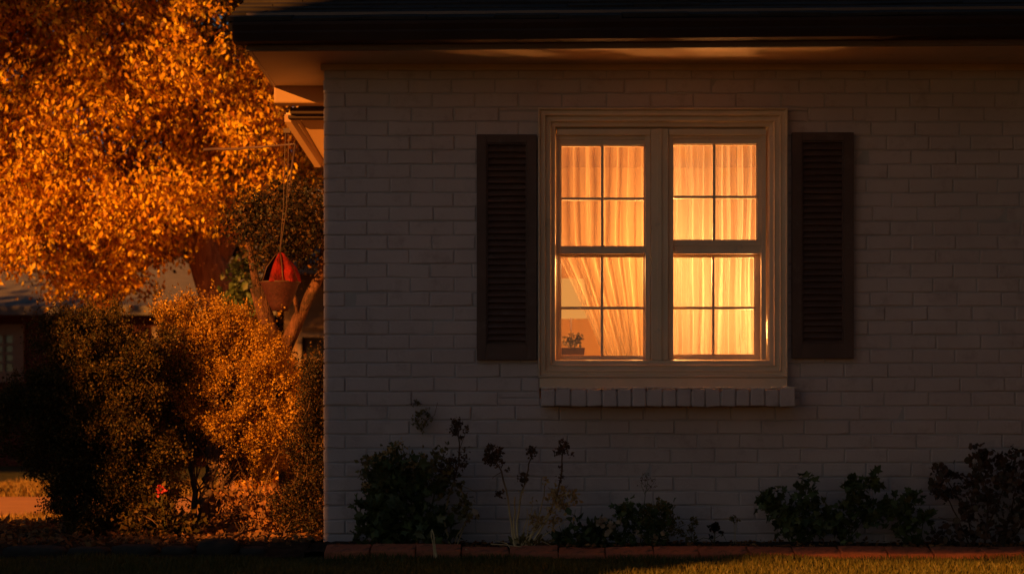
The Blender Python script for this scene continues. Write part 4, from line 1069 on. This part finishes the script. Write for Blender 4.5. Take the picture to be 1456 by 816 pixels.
# 9 dark reddish shrub at right
t, rt = bedplant('reddish_shrub', 'dark reddish shrub with arching stems at the right edge of the wall', 1410, -.2,
    [([(1380,782),(1368,750),(1350,712),(1328,690)],.004,.002),([(1385,782),(1375,730),(1352,690),(1336,668)],.004,.0015),([(1400,782),(1405,720),(1395,670),(1388,642)],.005,.002),([(1420,782),(1440,720),(1450,670)],.005,.002),
     ([(1430,782),(1470,720),(1500,660)],.005,.002),([(1400,760),(1425,700),(1440,650)],.004,.002),([(1372,740),(1350,740),(1334,735)],.003,.001)], M['twig'])
put(t, rt, 'foliage', ROUND, blob(150,1420,715,52,60)+blob(60,1480,700,50,60)+blob(24,1352,690,14,24)+blob(12,1330,692,10,6)+blob(8,1388,645,8,8)+blob(30,1350,762,24,14)+blob(40,1415,665,40,20), -.2, M['red_leaf'], (.018,.036), per=3, spr=.016, ysp=.06)
put(t, rt, 'small_leaves', LEAF, blob(60,1425,700,60,64)+blob(10,1336,668,6,6)+blob(10,1340,700,12,10), -.22, M['red_leaf'], (.012,.028), per=6, spr=.012, ysp=.05)

# ================================================================== ADDED SHADE CASTERS (unseen, behind the camera)
SAZ = R(35); SEL = R(12)
tdir = (math.sin(SAZ), math.cos(SAZ))                # horizontal travel of sunlight
def uv(u_, v_): return (u_*math.cos(SAZ)+v_*tdir[0], -u_*math.sin(SAZ)+v_*tdir[1])
def obox(mb, u0, u1, v0, v1, z0, z1, z0b=None):
    c = [uv(u0,v0), uv(u1,v0), uv(u1,v1), uv(u0,v1)]
    mb.hexa([(a,b,z0) for a,b in c]+[(a,b,z1) for a,b in c])
F = thing('shade_house', 'pale two storey house added unseen behind the viewer to shade the facade', 'house', (0,0,0))
FU0, FU1, FV0, FV1, FH = -0.80, 9.5, -26, -17.5, 7.2  # added house, out of view, blocks the sun from the facade
GU0, GU1 = 1.3, 7.0
s = MB(); obox(s, FU0, GU0, FV0, FV1, 0, FH); obox(s, GU1, FU1, FV0, FV1, 0, FH)
zb = lambda u_: 3.51 + .149*u_  # sloped gateway lintel shaped to let a strip of sun onto the lawn
c4 = [(GU0,FV1-1,zb(GU0)+.213),(GU1,FV1-1,zb(GU1)+.213),(GU1,FV1,zb(GU1)),(GU0,FV1,zb(GU0))]
s.hexa([(*uv(a,b),z_) for a,b,z_ in c4]+[(*uv(a,b),FH) for a,b,z_ in c4])
s.build('wall', M['pale_wall'], F)
s = MB(); um = (FU0+FU1)/2; vm = (FV0+FV1)/2
e = .1
c = [uv(FU0-e*0,FV0-e),uv(FU1+e,FV0-e),uv(FU1+e,FV1+e),uv(FU0-e*0,FV1+e)]; r0_, r1_ = uv(FU0,vm), uv(FU1,vm)
s.face([(*c[0],FH),(*c[1],FH),(*r1_,FH+2.4),(*r0_,FH+2.4)]); s.face([(*c[3],FH),(*r0_,FH+2.4),(*r1_,FH+2.4),(*c[2],FH)])
s.face([(*c[0],FH),(*r0_,FH+2.4),(*c[3],FH)]); s.face([(*c[1],FH),(*c[2],FH),(*r1_,FH+2.4)]); s.build('roof', M['grey_roof'], F)
for uu in (1.2, 4.0, 6.8):
    for zz in (5.2,):
        s = MB(); obox(s, uu, uu+1.2, FV1+.002, FV1+.06, zz, zz+1.5); f = s.build('window', M['white_paint'], F)
        s = MB(); obox(s, uu+.1, uu+1.1, FV1+.061, FV1+.07, zz+.1, zz+1.4); s.build('pane', M['dark_glass'], f)
def shade_tree(label, u_, v_, zc, r, ztr, n=16000, rz_=None, ls=(.12,.22), mat='dark_leaf'):  # added tree, out of view, placed to cast shade
    px_, py_ = uv(u_, v_); t = thing('tree', label, 'tree', (px_,py_,0)); s = MB()
    limb(s, (0,0,0), (.1,.1,zc), .16, .06, 9, .02)
    for _ in range(9): limb(s, (0,0,zc-r*.5), tuple(np.array((0,0,zc))+nrm(1)[0]*r*.5), .05, .015, 5)
    s.build('trunk', M['bark_red'], t, smooth=True)
    c = ellip(n//60, (0,0,zc), (r,r,rz_ or r), .35); ps = clumps(c, 60, r*.13)
    scatter('crown', LEAF, ps, nrm(len(ps)), rng.uniform(*ls,len(ps)), M[mat], t)
LIGHT_TREES = True
if LIGHT_TREES:
    shade_tree('tall unseen tree added left behind the viewer to shade the autumn tree top', -7.4, -3.0, 6.3, 2.9, 4, n=42000, rz_=1.7)
    qx, qy = 0, 0
    shade_tree('round unseen tree added far left of the yard to shade the red house', -15.6, 0.0, 2.6, 2.8, 3, n=24000, rz_=1.6)
    # unseen shrub added to shade the left shrub
    px_, py_ = uv(-2.62, -9.0)
    t = thing('shade_shrub', 'upright unseen shrub added left of the viewer to shade the left shrub', 'shrub', (px_,py_,0))
    s = MB(); limb(s,(0,0,0),(.02,0,1.6),.05,.02,7,.02); s.build('stems', M['twig'], t)
    c = ellip(560, (0,0,1.65), (.98,.62,1.65), .1); ps = clumps(c, 85, .1); ps = ps[ps[:,2]>.02]
    scatter('foliage', LEAF, ps, nrm(len(ps)), rng.uniform(.05,.09,len(ps)), M['bush_leaf'], t)

# ================================================================== LIGHT
if LIGHT_TREES:
    px_, py_ = uv(-1.25, -8.6)  # added hedge, out of view, keeps sun off the left front lawn
    t = thing('shade_hedge', 'low unseen hedge added left of the viewer to shade the near lawn', 'hedge', (px_,py_,0))
    s = MB()
    for q in range(5): s.tube([((q-2)*.2*math.cos(SAZ), -(q-2)*.2*math.sin(SAZ), 0), ((q-2)*.2*math.cos(SAZ), -(q-2)*.2*math.sin(SAZ), 1.5)], .02, .01, 6)
    s.build('stems', M['twig'], t)
    n = 26000; a_ = rng.uniform(-.62,.62,n); b_ = rng.uniform(-.3,.3,n)
    ps = np.stack([a_*math.cos(SAZ)+b_*math.sin(SAZ), -a_*math.sin(SAZ)+b_*math.cos(SAZ), rng.uniform(.05,1.62,n)+rng.normal(size=n)*.04],1)
    scatter('foliage', LEAF, ps, nrm(n), rng.uniform(.05,.08,n), M['bush_leaf'], t)
    for k,(ex,ey,er,eh,el) in enumerate([(3.75,-1.7,1.15,3.8,'unseen evergreen added by the right wall end to block sky light'),(5.0,-4.2,1.3,4.6,'tall unseen evergreen added mid right hand row to block sky light'),(5.4,-7.2,1.5,5.0,'unseen evergreen added at the street end of the row to block sky light')]):
        t = thing('shade_evergreen', el, 'tree', (ex,ey,0)); s = MB().tube([(0,0,0),(0,0,eh*.95)], .09, .02, 8); s.build('trunk', M['bark_red'], t)  # added evergreens, out of view, dim the sky light on the right wall
        n = 22000; zz = rng.uniform(.1,1,n)**.8; rr = er*(1.02-zz)**.55*np.sqrt(rng.uniform(.3,1,n)); aa = rng.uniform(0,6.283,n)
        ps = np.stack([rr*np.cos(aa), rr*np.sin(aa), zz*eh],1)
        scatter('crown', LEAF, ps, nrm(n), rng.uniform(.08,.16,n), M['dark_leaf'], t)
if LIGHT_TREES:
    px_, py_ = 3.0, -5.4; t = thing('tree', 'broad unseen tree added over the right front lawn to dim the wall', 'tree', (px_,py_,0)); s = MB()  # added crown above the view, shuts sky light off the right wall
    limb(s, (0,0,0), (.1,.1,4.0), .18, .08, 9, .02)
    for _ in range(10): limb(s, (0.1,0.1,2.6), tuple(np.array((0,0,4.6))+nrm(1)[0]*1.2), .06, .015, 5)
    s.build('trunk', M['bark_red'], t, smooth=True)
    c = ellip(620, (0,0,4.9), (2.5,2.5,2.1), .3); ps = clumps(c, 55, .3)
    scatter('crown', LEAF, ps, nrm(len(ps)), rng.uniform(.09,.17,len(ps)), M['dark_leaf'], t)
world = bpy.data.worlds.new('World'); sc.world = world; world.use_nodes = True
nt = world.node_tree; bg = nt.nodes['Background']
sky = nt.nodes.new('ShaderNodeTexSky'); sky.sky_type = 'NISHITA'; sky.sun_disc = False
sky.sun_elevation = SEL
# to-sun vector = -(tdir); Nishita rotation measured from +Y clockwise
sky.sun_rotation = math.atan2(-tdir[0], -tdir[1])
sky.air_density = 1.0; sky.dust_density = 0.6; sky.ozone_density = 2.0
nt.links.new(sky.outputs[0], bg.inputs['Color']); bg.inputs['Strength'].default_value = 0.0185
sl_ = bpy.data.lights.new('sun', 'SUN'); sl_.energy = 5.0; sl_.angle = R(0.6); sl_.color = (1.0, 0.36, 0.05)
sun = bpy.data.objects.new('sun', sl_); COL.objects.link(sun)
d = Vector((tdir[0]*math.cos(SEL), tdir[1]*math.cos(SEL), -math.sin(SEL)))
sun.rotation_euler = d.to_track_quat('-Z', 'Y').to_euler(); sun.location = (-8, -14, 8)

# ================================================================== CAMERA
cam = bpy.data.cameras.new('camera'); co = bpy.data.objects.new('camera', cam); COL.objects.link(co)
co.location = (0, CAMY, CAMZ); co.rotation_euler = (R(90), 0, 0)
cam.sensor_width = 36; cam.lens = 36*FPX/1456; cam.shift_y = (CY-408)/1456
cam.clip_end = 1000; cam.clip_start = 0.05
cam.dof.use_dof = True; cam.dof.focus_distance = 8.95; cam.dof.aperture_fstop = 3.2
sc.camera = co

sc.view_settings.view_transform = 'Standard'; sc.view_settings.look = 'None'; sc.view_settings.gamma = 1
sc.view_settings.exposure = 0.8; sc.view_settings.use_curve_mapping = False
sc.cycles.use_denoising = True
try: sc.cycles.denoiser = 'OPENIMAGEDENOISE'
except Exception: pass
sc.cycles.max_bounces = 10; sc.cycles.transparent_max_bounces = 12; sc.cycles.diffuse_bounces = 5
sc.cycles.sample_clamp_indirect = 6
